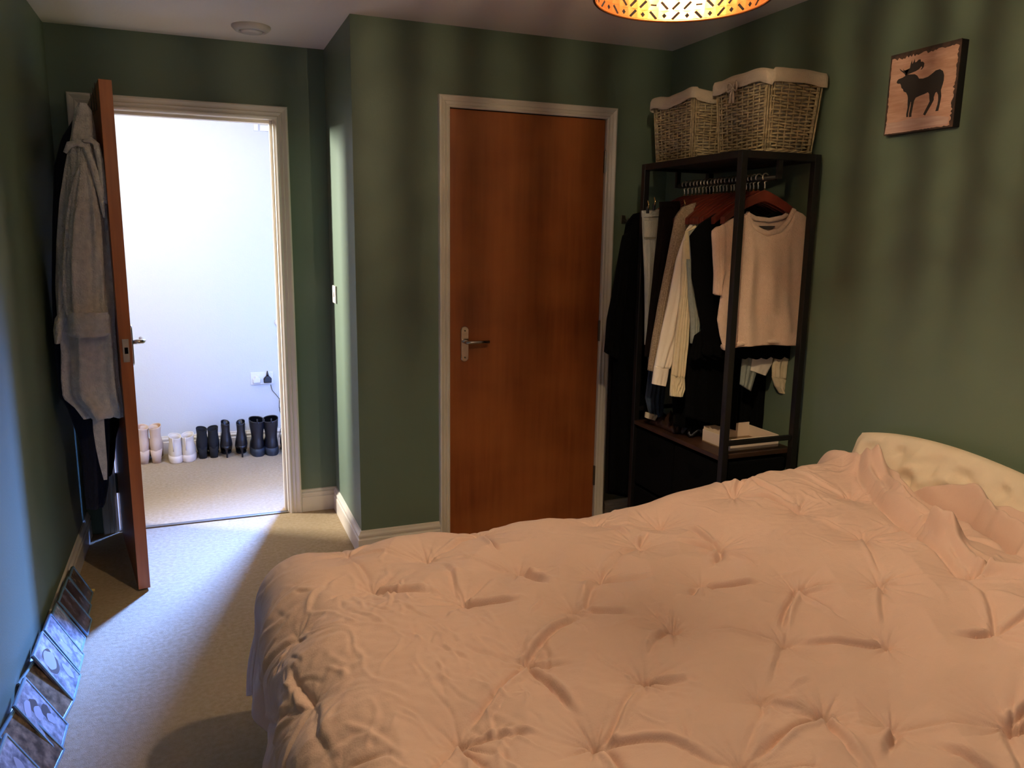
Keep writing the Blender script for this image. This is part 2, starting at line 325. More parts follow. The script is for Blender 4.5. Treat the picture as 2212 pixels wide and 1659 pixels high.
def duvet():
    hang = .33
    na, nb = 740, 620
    a = np.linspace(X0-hang+.02, 1.99, na); b = np.linspace(Y0-hang+.06, Y1+hang-.1, nb)
    A, B = np.meshgrid(a, b, indexing='ij')
    r = .13; ex0, ey0, ey1 = X0+.085, Y0+.085, Y1-.065
    ox = np.minimum(A-ex0, 0); oy = np.where(B > ey1, B-ey1, np.where(B < ey0, B-ey0, 0))
    L = np.sqrt(ox**2+oy**2)+1e-9; dx, dy = ox/L, oy/L
    ang = np.arctan2(dy, -dx)
    q = PI/2*r
    th = np.minimum(L/r, PI/2)
    corner = np.exp(-((np.abs(ang)-PI/4)/.35)**2)*(L > 1e-6)
    ext = np.maximum(L-q, 0)
    flare = .02+.12*corner*(dy > 0)
    hz = r*np.sin(th)+ext*flare
    dz = r*(1-np.cos(th))+ext*(1-.3*flare)
    bx = np.maximum(A, ex0); by = np.clip(B, ey0, ey1)
    # hanging folds
    s = np.where(np.abs(dy) > np.abs(dx), A, B)
    fold = np.minimum(ext/.12, 1)*(.010*np.sin(s*17+1.3)+.006*np.sin(s*39+.4))
    hz = hz+fold+corner*np.minimum(ext/.1, 1)*.02*np.sin(ang*14)
    X = bx+dx*hz; Y = by+dy*hz; Z = .628-dz
    # body shapes beneath: pillow rise at the head, slow undulation
    sm = lambda t: np.clip(t, 0, 1)**2*(3-2*np.clip(t, 0, 1))
    top = 1-np.minimum(L/(q), 1)
    Z = Z+top*(.125*sm((A-1.12)/.55)*(.75+.25*np.sin(B*3.0))+.010*snoise(4, 6, .4, 1.2)(A, B))
    # normals of the base sheet
    def nrm(X, Y, Z):
        Pm = np.stack([X, Y, Z], -1); da = np.gradient(Pm, axis=0); db = np.gradient(Pm, axis=1)
        N = np.cross(da, db); N /= np.linalg.norm(N, axis=-1)[..., None]+1e-12; return N
    N = nrm(X, Y, Z)
    pts = np.array(PINCH); rs = np.random.RandomState(7)
    D = np.full(A.shape, 9.0); h = np.zeros_like(A)
    w1, w2 = snoise(11, 6, 2, 5)(A, B)*.012, snoise(12, 6, 2, 5)(A, B)*.012
    Aw, Bw = A+w1, B+w2
    star = np.zeros_like(A); sink = np.zeros_like(A)
    for i, (px, py) in enumerate(pts):
        ax, by_ = A-px, B-py; d = np.sqrt(ax**2+by_**2); D = np.minimum(D, d)
        t = np.arctan2(by_, ax); k = rs.randint(5, 8); ph = rs.uniform(0, 6.28); amp = rs.uniform(.7, 1.25)
        pat = np.abs(np.sin(t*round(k*.6)+ph+np.sin(t*2+ph)*.9))**.5+.45*np.abs(np.sin(t*(k+3)+ph*2+.8*np.sin(t*3)))**.6
        inn = np.where((px < .2) | (py > 1.95), .25, 1); star += inn*amp*.015*(pat-1.0)*np.exp(-d/.040)*np.minimum(d/.010, 1)*(1+.5*np.sin(t+ph))
        sink += -.026*inn*amp*np.exp(-(d/.011)**1.1)
    puff = .032*(1-np.exp(-(D/.095)**1.6))
    crease = np.zeros_like(A)
    for i in range(len(pts)):
        dd = np.sqrt(((pts-pts[i])**2).sum(1)); idx = np.argsort(dd)[1:5]
        for j in idx:
            if j < i and i in np.argsort(np.sqrt(((pts-pts[j])**2).sum(1)))[1:5] or dd[j] > .30: continue
            p, e = pts[i], pts[j]-pts[i]; Ln = np.linalg.norm(e); e = e/Ln; n = np.array([-e[1], e[0]])
            u = (Aw-p[0])*e[0]+(Bw-p[1])*e[1]; v = (Aw-p[0])*n[0]+(Bw-p[1])*n[1]
            cut = rs.uniform(.45, 1.0); stg = rs.uniform(.35, 1.1)
            env = np.clip(u/.02, 0, 1)*np.clip((Ln*cut-u)/.05, 0, 1)
            sg = rs.choice([-1, 1])
            wdt = .009+.010*np.clip(u/Ln, 0, 1)
            crease += env*stg*(-.017*np.exp(-np.abs(v/(wdt*.5))**1.5)+.010*np.exp(-((v-sg*.012)/.008)**2))
    fineA = snoise(21, 10, 9, 20); fineB = snoise(22, 10, 20, 42)
    nz = fineA(A*1.0, B*.55)
    ridg = (1-np.abs(np.tanh(nz*1.5)))**8; nz2 = snoise(26, 10, 14, 30)(A*.5+.3*B, B); ridg = ridg+.8*(1-np.abs(np.tanh(nz2*1.3)))**8; env0 = np.where(A < ex0, .5, 1)*(1-.75*sm((B-1.88)/.06))
    mask = .25+1.4*np.exp(-((A-.35)/.28)**2-((B-1.35)/.38)**2)+.8*np.clip(snoise(23, 6, .8, 2)(A, B)-.6, 0, 1)
    # loose short creases of slept-in cotton, dense towards the foot corner
    wr = .0005*fineB(A, B)*mask
    da_, db_ = a[1]-a[0], b[1]-b[0]
    def seg(cx, cy, an, ln, amp, wd, cv):
        R_ = ln*.6+.03; i0, i1 = np.searchsorted(a, [cx-R_, cx+R_]); j0, j1 = np.searchsorted(b, [cy-R_, cy+R_])
        if i1-i0 < 3 or j1-j0 < 3: return
        sl = (slice(i0, i1), slice(j0, j1)); x, y = A[sl]-cx, B[sl]-cy
        u = x*math.cos(an)+y*math.sin(an); v = -x*math.sin(an)+y*math.cos(an)-cv*u*u-.004*np.sin(u*60+cx*90)
        env = np.clip(1-(2*u/ln)**2, 0, 1)**.8
        wr[sl] += amp*env*(np.exp(-(v/wd)**2)-.55*np.exp(-((v-wd*2.1)/(wd*1.3))**2))*np.clip(D[sl]/.03, .2, 1)
    def ang_of(p0, p1): q0, q1 = unp(*p0, 2, .66), unp(*p1, 2, .66); return math.atan2(q1[1]-q0[1], q1[0]-q0[0])
    base_an = ang_of((900, 1350), (990, 1440))
    for _ in range(190):
        foot = rs.rand() < .62
        cx, cy = (rs.normal(.36, .17), rs.normal(1.34, .26)) if foot else (rs.uniform(.0, 1.9), rs.uniform(.6, 2.0))
        seg(cx, cy, base_an+rs.normal(0, .45 if foot else .9), rs.uniform(.04, .15), rs.choice([1, 1, -1])*rs.uniform(.0016, .0042)*(1 if foot else .7), rs.uniform(.0032, .006), rs.uniform(-2.5, 2.5))
    for _ in range(60):
        seg(rs.uniform(-.25, .17), rs.uniform(.7, 2.0), rs.normal(0, .35), rs.uniform(.08, .2), rs.uniform(.002, .005), rs.uniform(.005, .009), rs.uniform(-1.5, 1.5))
    for _ in range(70):
        seg(rs.uniform(1.55, 1.95), rs.uniform(.8, 2.0), base_an+rs.normal(.5, .6), rs.uniform(.06, .18), rs.uniform(.0015, .0035), rs.uniform(.004, .008), rs.uniform(-2, 2))
    # bunched folds by the pillows
    def ridge(poly, wd, ht):
        out = np.zeros_like(A)
        best = np.full(A.shape, 9.0); side = np.zeros_like(A)
        for (p, q2) in zip(poly[:-1], poly[1:]):
            p, q2 = np.array(p), np.array(q2); e = q2-p; Ln = np.linalg.norm(e); e = e/Ln
            u = np.clip((Aw-p[0])*e[0]+(Bw-p[1])*e[1], 0, Ln); dd = np.hypot(Aw-p[0]-e[0]*u, Bw-p[1]-e[1]*u)
            best = np.minimum(best, dd)
        return ht*np.exp(-(best/wd)**2)
    U = lambda px, py, z=.72: tuple(unp(px, py, 2, z)[:2])
    fo = ridge([U(1740, 955), U(1830, 958), U(1900, 1050), U(1990, 1120), U(2060, 1165)], .028, .060)
    fo += ridge([U(1760, 940), U(1850, 965), U(1950, 1030), U(2080, 1095), U(2250, 1200)], .021, .050)
    fo += ridge([(1.97, 2.1), (1.965, 1.7), (1.975, 1.2), (1.96, .6)], .035, .042)
    fo -= ridge([U(1845, 985), U(1930, 1075), U(2000, 1130)], .012, .032)
    fo -= ridge([U(1950, 1050), U(2070, 1110), U(2200, 1190)], .010, .034)
    fo += ridge([U(1870, 1000), U(1960, 1100), U(2100, 1200), U(2230, 1260)], .016, .028)-ridge([U(1850, 1010), U(1940, 1115), U(2080, 1215)], .010, .018)
    fo += .004*np.sin((A+.3*np.sin(B*5))*55)*sm((A-1.82)/.1)
    h = puff+sink+star+crease*env0+wr+fo*np.clip(top*1.5, 0, 1)
    endr = sm((1.99-A)/.03); h = h*endr-.02*(1-endr)
    X, Y, Z = X+N[..., 0]*h, Y+N[..., 1]*h, Z+N[..., 2]*h
    v = np.stack([X, Y, Z], -1).reshape(-1, 3)
    idx = np.arange(na*nb).reshape(na, nb)
    f = np.stack([idx[:-1, :-1], idx[1:, :-1], idx[1:, 1:], idx[:-1, 1:]], -1).reshape(-1, 4)
    me = bpy.data.meshes.new('duvet'); me.vertices.add(len(v)); me.vertices.foreach_set('co', v.ravel())
    me.loops.add(f.size); me.loops.foreach_set('vertex_index', f.ravel()); me.polygons.add(len(f))
    me.polygons.foreach_set('loop_start', np.arange(0, f.size, 4)); me.polygons.foreach_set('loop_total', np.full(len(f), 4))
    me.polygons.foreach_set('use_smooth', np.ones(len(f), bool)); me.update(calc_edges=True); me.validate()
    o = link('duvet', me, 'rose'); solid(o, .004, -1)
    return tag(o, 'blush pink pintuck duvet spread over the bed with gathered tufts', 'duvet')
duvet()
def pillow(name, c, sx, sy, sz, rot, m, seed, label, cat='pillow'):
    n1, n2 = 70, 50; v = []; f = []; nz = snoise(seed, 8, 2, 7, 2); fz = snoise(seed+1, 8, 10, 24, 2)
    s_ = np.linspace(-1, 1, n1); t_ = np.linspace(-1, 1, n2); Sg, Tg = np.meshgrid(s_, t_, indexing='ij')
    th = (np.clip(1-np.abs(Sg)**2.6, 0, 1)*np.clip(1-np.abs(Tg)**2.4, 0, 1))**.5
    pin = (1-.10*(1-np.abs(Tg))*np.abs(Sg)**6-.10*(Tg*Sg)**2)*(1+.012*nz(Sg*.12, Tg*.1))
    tuck = np.ones_like(Sg)*9
    for i in range(-3, 4):
        for j in range(-1, 2):
            cx, cy = i*.28+(j % 2)*.14, j*.5; tuck = np.minimum(tuck, np.hypot((Sg-cx)*sx, (Tg-cy)*sy))
    R_ = Matrix.Rotation(rot[2], 3, 'Z') @ Matrix.Rotation(rot[1], 3, 'Y') @ Matrix.Rotation(rot[0], 3, 'X')
    def side(sg):
        zz = sg*sz*th*(1+.10*nz(Sg*sx*1., Tg*sy))+sg*th*.005*fz(Sg*sx, Tg*sy)-sg*.024*np.exp(-(tuck/.03)**2)*th
        return np.stack([Sg*sx*pin, Tg*sy*pin-.018*Sg**2+.010*nz(Sg*.10, Sg*0), zz], -1).reshape(-1, 3)
    V = np.concatenate([side(1), side(-1)]); Rm = np.array(R_); V = V@Rm.T+np.array(c); N_ = n1*n2
    for i in range(n1-1):
        for j in range(n2-1):
            a = i*n2+j; b = a+n2; f.append((a, b, b+1, a+1)); f.append((N_+a, N_+a+1, N_+b+1, N_+b))
    o = from_vf(name, V, f, m); return tag(o, label, cat)
pillow('pillow', (2.055, 1.66, .70), .36, .17, .055, (0, 0, 0), 'ivory', 31, '')
bpy.data.objects.remove(bpy.data.objects['pillow'])
def lean_pillow(yc, hw, label, seed, zc=.70, top=.0):
    # leaning back on the wall: long axis along y, short axis upright with a lean
    R_ = (0, 0, 0)
    o = pillow('pillow', (0, 0, 0), hw, .15, .06, R_, 'ivory', seed, label)
    M_ = Matrix.Translation((2.062, yc, zc)) @ Matrix(((0, math.sin(.35), -math.cos(.35), 0), (1, 0, 0, 0), (0, math.cos(.35), math.sin(.35), 0), (0, 0, 0, 1)))
    o.data.transform(M_); return o
lean_pillow(1.61, .42, 'ivory tufted pillow leaning on the green wall, nearer the clothes rack', 31, .69)
lean_pillow(.83, .38, 'ivory tufted pillow leaning on the green wall, at the near side of the bed', 47, .685)
# ================================================================ RACK
RX0, RX1, RY0, RY1, RZ = 1.785, 2.135, 2.33, 3.0, 1.757
rk = empty('clothes_rack', (1.96, 2.66, 0), label='black metal clothes rack with dark wooden shelves and fabric drawers against the right wall', cat='clothes rack')
P_ = .026
for x in (RX0, RX1-P_):
    for y in (RY0, RY1-P_): box('post', (x, x+P_, y, y+P_, 0, RZ), 'black_metal', rk, .002)
for z in (RZ-P_, .690, .05):
    for y in (RY0, RY1-P_):
        if z == .690: box('side_rail', (RX0+P_, RX1-P_, y+.004, y+P_-.004, z, z+.018), 'black_metal', rk, .002)
        else: box('side_rail', (RX0+P_, RX1-P_, y, y+P_, z, z+P_), 'black_metal', rk, .002)
    if z != .690:
        for x in (RX0, RX1-P_): box('long_rail', (x, x+P_, RY0+P_, RY1-P_, z, z+P_), 'black_metal', rk, .002)
box('top_board', (RX0+P_, RX1-P_, RY0+P_, RY1-P_, RZ-.014, RZ-.001), 'rack_wood', rk)
box('shelf_board', (RX0, RX1, RY0+P_+.001, RY1-P_-.001, .632, .650), 'rack_wood', rk, .002)
for x in (RX0+P_, RX1-2*P_): pass
MB().tube([(1.96, RY0+P_, 1.672), (1.96, RY1-P_, 1.672)], .010, 14).build('hanging_rail', 'black_metal', rk, smooth=True)
for y in (RY0+.013, RY1-.013): MB().box(1.95, 1.97, y-.006, y+.006, 1.665, RZ-P_).build('rail_bracket', 'black_metal', rk)
for k, (ya, yb) in enumerate(((RY0+P_+.004, 2.662), (2.668, RY1-P_-.004))):
    for z0, z1 in ((.36, .615), (.08, .345)):
        dr = box('fabric_drawer', (RX0+.012, RX1-.03, ya, yb, z0, z1), 'black_fabric', rk, .006)
        cy = (ya+yb)/2; n = 14
        pts = [(cy-.05*math.cos(PI*i/n), z1-.05-.05*math.sin(PI*i/n)) for i in range(n+1)]
        v = [(RX0+.0105, y, z) for y, z in pts]+[(RX0+.0125, y, z) for y, z in pts]; m_ = n+1
        fcs = [tuple(range(m_)), tuple(range(2*m_-1, m_-1, -1))]+[(i, (i+1) % m_, m_+(i+1) % m_, m_+i) for i in range(m_)]
        MB().add(v, fcs).build('handle_hole', 'dark_in', dr)
attach(rk)
# ---- wicker baskets
def basket(cx, cy, z0, bx, by, tx, ty, h, seed, label, bow):
    root = empty('wicker_basket', (cx, cy, z0), label=label, cat='basket', group='wicker baskets on the rack')
    rnd = random.Random(seed)
    def ring(t, n=None, off=0.0):
        hx, hy = (bx+(tx-bx)*t)/2+off, (by+(ty-by)*t)/2+off; return hx, hy
    def pt(t, s, off=0):      # s in 0..1 around the perimeter with rounded corners
        hx, hy = ring(t, off=off); rc = .022; per = [2*(hx-rc), 2*(hy-rc)]; arc = PI/2*rc
        tot = 2*per[0]+2*per[1]+4*arc; d = (s % 1)*tot
        segs = [(per[0], 0), (arc, 1), (per[1], 2), (arc, 3), (per[0], 4), (arc, 5), (per[1], 6), (arc, 7)]
        for ln, k in segs:
            if d <= ln: break
            d -= ln
        c = [(hx-rc, -(hy-rc)), (hx-rc, hy-rc), (-(hx-rc), hy-rc), (-(hx-rc), -(hy-rc))]
        if k == 0: x, y = -(hx-rc)+d, -hy
        elif k == 2: x, y = hx, -(hy-rc)+d
        elif k == 4: x, y = (hx-rc)-d, hy
        elif k == 6: x, y = -hx, (hy-rc)-d
        else:
            q = (k-1)//2; a = -PI/2+q*PI/2+d/rc; x, y = c[q][0]+rc*math.cos(a), c[q][1]+rc*math.sin(a)
        return x, y
    ns = 32
    st = MB()
    for i in range(ns):
        pa = []
        for t in (0, .25, .5, .75, .97):
            x, y = pt(t, i/ns); pa.append((cx+x+rnd.uniform(-.001, .001), cy+y, z0+.006+h*t))
        st.tube(pa, .0034, 5)
    for qx in (-1, 1):
        for qy in (-1, 1):
            for o1, o2 in ((0, 0), (.012, 0), (0, .012), (.006, .006)):
                pa = []
                for t in (0, .5, .97):
                    hx, hy = ring(t); pa.append((cx+qx*(hx+.001-o1), cy+qy*(hy+.001-o2), z0+.004+h*t))
                st.tube(pa, .0034, 6)
    tag(st.build('stake', 'wicker', root, smooth=True), kind='stuff')
    wv = MB(); rows = 23; M2 = ns*2
    for r_ in range(rows):
        t = .02+.94*r_/(rows-1); pa = []
        for j in range(M2):
            sgn = math.cos(PI*(j/2+r_)) if j % 2 == 0 else 0
            x, y = pt(t, j/M2, .0055*sgn); pa.append((cx+x, cy+y, z0+.006+h*t+rnd.uniform(-.0009, .0009)+.002*math.sin(j*.4+r_)))
        wv.tube(pa, .0040, 5, closed=True)
    tag(wv.build('weaver', 'wicker', root, smooth=True), kind='stuff')
    br = MB()
    for tt, rr, dd in ((0.0, .006, 3), (1.0, .008, 4)):
        for q in range(3):
            pa = []
            for j in range(96):
                a = 2*PI*(j*dd/32+q/3); x, y = pt(tt, j/96, .003+.0045*math.cos(a)); pa.append((cx+x, cy+y, z0+.006+h*tt+.0045*math.sin(a)))
            br.tube(pa, rr*.6, 6, closed=True)
    tag(br.build('braided_rim', 'wicker', root, smooth=True), kind='stuff')
    bt = MB(); hx, hy = ring(0)
    bt.box(cx-hx+.004, cx+hx-.004, cy-hy+.004, cy+hy-.004, z0+.002, z0+.010).build('base', 'wicker_dark', root)
    # inner liner and folded cuff
    nz = snoise(seed, 6, .4, 1.6, 1); n = 160; rings = []
    for off, t, wob in ((-.010, .05, 0), (-.010, .9, 0), (-.006, 1.03, .002), (.004, 1.055, .004), (.014, 1.045, .004), (.0175, 1.00, .004), (.019, .93, .005), (.020, .865, .006)):
        R1 = []
        for j in range(n):
            s = j/n; k = float(nz(s*6.28)); x, y = pt(min(t, 1.0), s, off+wob*k*.5)
            R1.append((cx+x, cy+y, z0+.006+h*t+(wob*1.6*k if t > .9 or t < .9 and off > 0 else 0)))
        rings.append(R1)
    o = MB().loft(rings, caps=False).build('liner_cuff', 'liner', root, smooth=True); solid(o, .0015)
    if bow:
        x, y = pt(1, .875+.0, .028); bx_, by_, bz = cx-ring(.9)[0]-.024, cy+bow, z0+h*.90
        b = MB()
        for sg in (-1, 1):
            pa = [(bx_, by_, bz)]+[(bx_-.004-.004*math.sin(PI*k/8), by_+sg*(.030*math.sin(PI*k/8)), bz+.016*math.sin(2*PI*k/8)*1.0+.006) for k in range(1, 8)]+[(bx_, by_, bz)]
            b.tube(pa, .0035, 6)
            b.tube([(bx_-.003, by_, bz), (bx_-.005, by_+sg*.008, bz-.02), (bx_-.004, by_+sg*.010, bz-.052)], [.003, .0045, .005], 6)
        b.tube([(bx_-.003, by_-.006, bz), (bx_-.004, by_+.006, bz)], .006, 8)
        b.build('ribbon_bow', 'liner', root, smooth=True)
    attach(root); return root
basket(2.012, 2.500, RZ+.001, .205, .265, .235, .305, .262, 3, 'larger-looking wicker basket on top of the rack, nearer, with a ribbon bow', .02)
basket(1.962, 2.865, RZ+.001, .215, .255, .245, .290, .245, 5, 'wicker basket with cream liner behind the bow-tied one, towards the closet door', 0)
# folded cloth poking out of the near basket
V = []; nzc = snoise(9, 5, 3, 8)
gx, gy = 16, 12
for i in range(gx):
    for j in range(gy):
        s, t = i/(gx-1)*2-1, j/(gy-1)*2-1
        V.append((2.035+.08*s, 2.50+.10*t, RZ+.278+.022*math.sqrt(max(0, (1-s**4)*(1-t**4)))+.002*float(nzc(s, t))))
F = [(i*gy+j, (i+1)*gy+j, (i+1)*gy+j+1, i*gy+j+1) for i in range(gx-1) for j in range(gy-1)]
o = from_vf('folded_cloth', V, F, 'blue_cloth'); solid(o, .012, -1); tag(o, 'blue-grey folded cloth showing above the bow-tied wicker basket', 'cloth')
# ================================================================ HANGERS
HZ = 1.640
def make_hanger(kind='wood'):
    root = bpy.data.objects.new('clothes_hanger', None); COL.objects.link(root); root.empty_display_size = .04
    mb = MB(); n = 20; sec = []
    for i in range(n+1):
        s = -1+2*i/n; x = .195*s; z = -.028-.085*abs(s)**1.25-.01*abs(s)**4; hh = .014+.010*(1-abs(s)); yy = -.012*s*s
        tk = .0055+.006*abs(s)**2
        sec.append([(x, yy-tk, z-hh), (x, yy+tk, z-hh), (x, yy+tk, z+hh*.8), (x, yy-tk, z+hh*.8)])
    mb.loft(sec).build('arms', 'hanger_wood', root, bevel=.003)
    pa = [(0, 0, .0), (0, 0, .022), (.004, 0, .030), (.0145, 0, .040), (.0165, 0, .052)]
    pa = [(0, 0, -.02), (0, 0, .008), (-.003, 0, .017)]
    for k in range(11):
        a = math.radians(-50+k*27-0); pa.append((.0138*math.cos(a), 0, .032+.0138*math.sin(a)+.004))
    MB().tube(pa, .0025, 6).build('hook', 'hook', root, smooth=True)
    MB().tube([(0, 0, -.018), (0, 0, -.004)], .0032, 8).build('ferrule', 'brass', root, smooth=True)
    return root
def copy_tree(o):
    c = o.copy(); COL.objects.link(c)
    for ch in o.children:
        d = ch.copy(); COL.objects.link(d); d.parent = c
    return c
h0 = make_hanger(); ys = [2.415, 2.452, 2.478, 2.498, 2.520, 2.548, 2.570, 2.594, 2.612, 2.640, 2.662, 2.684, 2.704, 2.728, 2.752, 2.776, 2.800, 2.826, 2.850, 2.876, 2.905, 2.932]
rr = random.Random(4)
ORD = 'first second third fourth fifth sixth seventh eighth ninth tenth eleventh twelfth thirteenth fourteenth fifteenth sixteenth seventeenth eighteenth nineteenth twentieth twenty-first last'.split()
for i, y in enumerate(ys):
    o = h0 if i == 0 else copy_tree(h0)
    o.location = (1.96, y, 1.672-.0322); o.rotation_euler = (0, 0, rr.uniform(-.10, .10) if i else .04)
    if i == 0: tag(o, 'red-brown wooden hanger holding the pink knit top, first on the rail', 'hanger', 'wooden hangers on the rail')
    else: tag(o, 'red-brown wooden hanger with metal hook, %s from the front of the rail' % ORD[i], 'hanger', 'wooden hangers on the rail')
# ================================================================ GARMENTS
def poly(P, n):
    P = np.array(P, float); d = np.concatenate([[0], np.cumsum(np.linalg.norm(np.diff(P, axis=0), axis=1))]); d /= d[-1]
    t = np.linspace(0, 1, n); return np.stack([np.interp(t, d, P[:, k]) for k in range(P.shape[1])], 1)
def cloth(name, top, bottom, left, right, y, th, m, parent, folds=(.004, 7, 0), seed=1, nu=46, nv=60, flat=False, ybow=0.0, amp2=1.0):
    "an outline seen from the front, set in the plane y, filled, inflated and folded: a closed two-sided volume"
    def W(P): return np.array([unp(a, b, 1, y)[[0, 2]] for a, b in P])
    T, Bm, Lf, Rt = poly(W(top), nu), poly(W(bottom), nu), poly(W(left), nv), poly(W(right), nv)
    u = np.linspace(0, 1, nu)[None, :, None]; v = np.linspace(0, 1, nv)[:, None, None]
    T, Bm = T[None], Bm[None]; Lf, Rt = Lf[:, None], Rt[:, None]
    G = (1-v)*T+v*Bm+(1-u)*Lf+u*Rt-((1-u)*(1-v)*T[:, :1]+u*(1-v)*T[:, -1:]+(1-u)*v*Bm[:, :1]+u*v*Bm[:, -1:])
    uu, vv = np.broadcast_arrays(u[..., 0], v[..., 0])
    prof = np.clip(1-np.abs(2*uu-1)**2.6, 0, 1)**.5*(1-.5*np.clip((.06-vv)/.06, 0, 1))
    nz = snoise(seed, 6, .6, 1.6); fz = snoise(seed+5, 7, 3, 8)
    am, fr, ph = folds; g_ = np.clip(vv*1.6, .12, 1)
    ft = am*g_*(np.sin(2*PI*fr*(uu+.10*nz(uu*1.2, vv*.8))+ph)+.5*np.sin(2*PI*fr*1.9*uu+1.7*ph+vv*2))*np.clip(4*uu*(1-uu)*2, 0, 1)
    ft = ft+amp2*.0012*fz(G[..., 0]*3, G[..., 1]*1.4)
    bow = ybow*(4*uu*(1-uu))
    yf = y-th*prof+ft-bow*.0; yb = y+th*prof+ft*.6
    Vf = np.stack([G[..., 0], yf, G[..., 1]], -1).reshape(-1, 3); Vb = np.stack([G[..., 0], yb+.002, G[..., 1]], -1).reshape(-1, 3)
    n = nu*nv; F = []
    for i in range(nv-1):
        for j in range(nu-1):
            a = i*nu+j; b = a+nu; F.append((a, a+1, b+1, b)); F.append((n+a, n+b, n+b+1, n+a+1))
    for i in range(nv-1):
        a = i*nu; F.append((a, a+nu, n+a+nu, n+a)); a = i*nu+nu-1; F.append((a, n+a, n+a+nu, a+nu))
    for j in range(nu-1):
        F.append((j, n+j, n+j+1, j+1)); a = (nv-1)*nu+j; F.append((a, a+1, n+a+1, n+a))
    return from_vf(name, np.concatenate([Vf, Vb]), F, m, parent)
def band(name, pts, y, wd, th, m, parent, rib=0, yoff=0):
    "flat ribbed band following a pixel polyline"
    P = [unp(a, b, 1, y) for a, b in pts]; P = poly(np.array(P), max(24, int(rib*2) if rib else 24)); mb = MB(); rings = []
    for i, p in enumerate(P):
        a, b = P[max(0, i-1)], P[min(len(P)-1, i+1)]; t = (b-a)/np.linalg.norm(b-a); n = np.array([-t[2], 0, t[0]])
        e = .0022 if (rib and i % 2) else 0
        R1 = []
        for k in range(8):
            an = 2*PI*k/8; R1.append(p+n*(wd/2)*math.cos(an)+np.array([0, 1, 0])*((th+e)*math.sin(an)+yoff))
        rings.append(R1)
    return mb.loft(rings).build(name, m, parent, smooth=True)
def garment(name, y, label, cat, group=None, x=1.96, z=1.2): return empty(name, (x, y, z), label=label, cat=cat, group=group)
# pink knit top, front of the rail
g1 = garment('knit_top', 2.40, 'pale pink short-sleeved knit top hanging at the front of the rack', 'sweater')
Y_ = 2.390
NECK = [(1612, 459), (1618, 476), (1632, 494), (1656, 505), (1682, 498), (1700, 478), (1713, 452)]
cloth('torso', [(1556, 488), (1580, 474), (1600, 465), (1613, 461), (1619, 480), (1633, 498), (1656, 509), (1683, 502), (1701, 482), (1714, 454), (1732, 462), (1748, 478), (1762, 500)],
      [(1564, 757), (1600, 748), (1640, 744), (1700, 745), (1752, 745)],
      [(1556, 488), (1562, 520), (1563, 600), (1557, 640), (1549, 690), (1555, 725), (1564, 757)],
      [(1762, 500), (1752, 530), (1748, 570), (1750, 610), (1756, 650), (1758, 700), (1752, 745)], Y_, .020, 'pink_knit', g1, (.0085, 2.6, 1.0), 3, 90, 90)
cloth('back_panel', [(1608, 470), (1630, 473), (1661, 480), (1690, 474), (1716, 462)], [(1608, 560), (1716, 560)], [(1608, 470), (1608, 560)], [(1716, 462), (1716, 560)], Y_+.042, .003, 'pink_knit', g1, (.001, 2, 0), 4, 20, 12)
band('neckband', NECK, Y_-.004, .019, .006, 'pink_knit', g1, rib=34, yoff=-.006)
band('back_neckband', [(1612, 461), (1632, 472), (1661, 476), (1690, 470), (1712, 455)], Y_+.034, .018, .005, 'pink_knit', g1, rib=30)
b_ = [unp(1640, 488, 1, Y_+.03), unp(1674, 488, 1, Y_+.03), unp(1668, 495, 1, Y_+.03), unp(1648, 495, 1, Y_+.03)]
MB().add([(*p[:1], p[1]-.001, p[2]) for p in b_]+[(*p[:1], p[1]+.003, p[2]) for p in b_], [(0, 1, 2, 3), (7, 6, 5, 4), (0, 4, 5, 1), (1, 5, 6, 2), (2, 6, 7, 3), (3, 7, 4, 0)]).build('neck_tab', 'label_tab', g1)
cloth('sleeve', [(1538, 500), (1550, 490), (1566, 486)], [(1543, 634), (1551, 638), (1556, 630)], [(1538, 500), (1541, 540), (1543, 590), (1543, 634)], [(1566, 486), (1568, 530), (1564, 590), (1556, 630)], Y_-.004, .016, 'pink_knit', g1, (.002, 3, 0), 6, 20, 40)
cloth('sleeve', [(1748, 478), (1764, 492), (1772, 500)], [(1745, 616), (1758, 620), (1769, 620)], [(1748, 478), (1744, 530), (1745, 616)], [(1772, 500), (1774, 540), (1773, 590), (1769, 620)], Y_+.012, .014, 'pink_knit', g1, (.002, 3, 0), 7, 20, 40)
band('hem_ribbing', [(1563, 750), (1600, 741), (1640, 737), (1700, 738), (1753, 738)], Y_, .024, .021, 'pink_knit', g1, rib=60)
attach(g1)
# black scalloped lace top
g2 = garment('lace_top', 2.47, 'black top with scalloped lace hem hanging behind the pink knit top', 'top')
hem = []
for i in range(49):
    t = i/48; hem.append((1516+(1740-1516)*t, 762+5*math.sin(t*3)+7*abs(math.sin(PI*t*9))))
cloth('torso', [(1490, 510), (1512, 484), (1545, 462), (1580, 448), (1606, 446), (1650, 470), (1700, 446), (1735, 470), (1762, 500)], hem,
      [(1490, 510), (1493, 560), (1494, 600), (1504, 650), (1514, 700), (1520, 740), (1516, 762)], [(1762, 500), (1755, 600), (1748, 700), (1740, 766)], 2.465, .014, 'black_fabric', g2, (.005, 4, .4), 12, 120, 50)
cloth('lace_peplum', [(1500, 725), (1520, 712), (1560, 712)], [(1490, 770), (1500, 779), (1511, 770), (1522, 779), (1534, 771), (1546, 778), (1560, 770)], [(1500, 725), (1494, 750), (1490, 770)], [(1560, 712), (1560, 770)], 2.485, .008, 'black_fabric', g2, (.003, 5, 0), 14, 60, 24)
attach(g2)
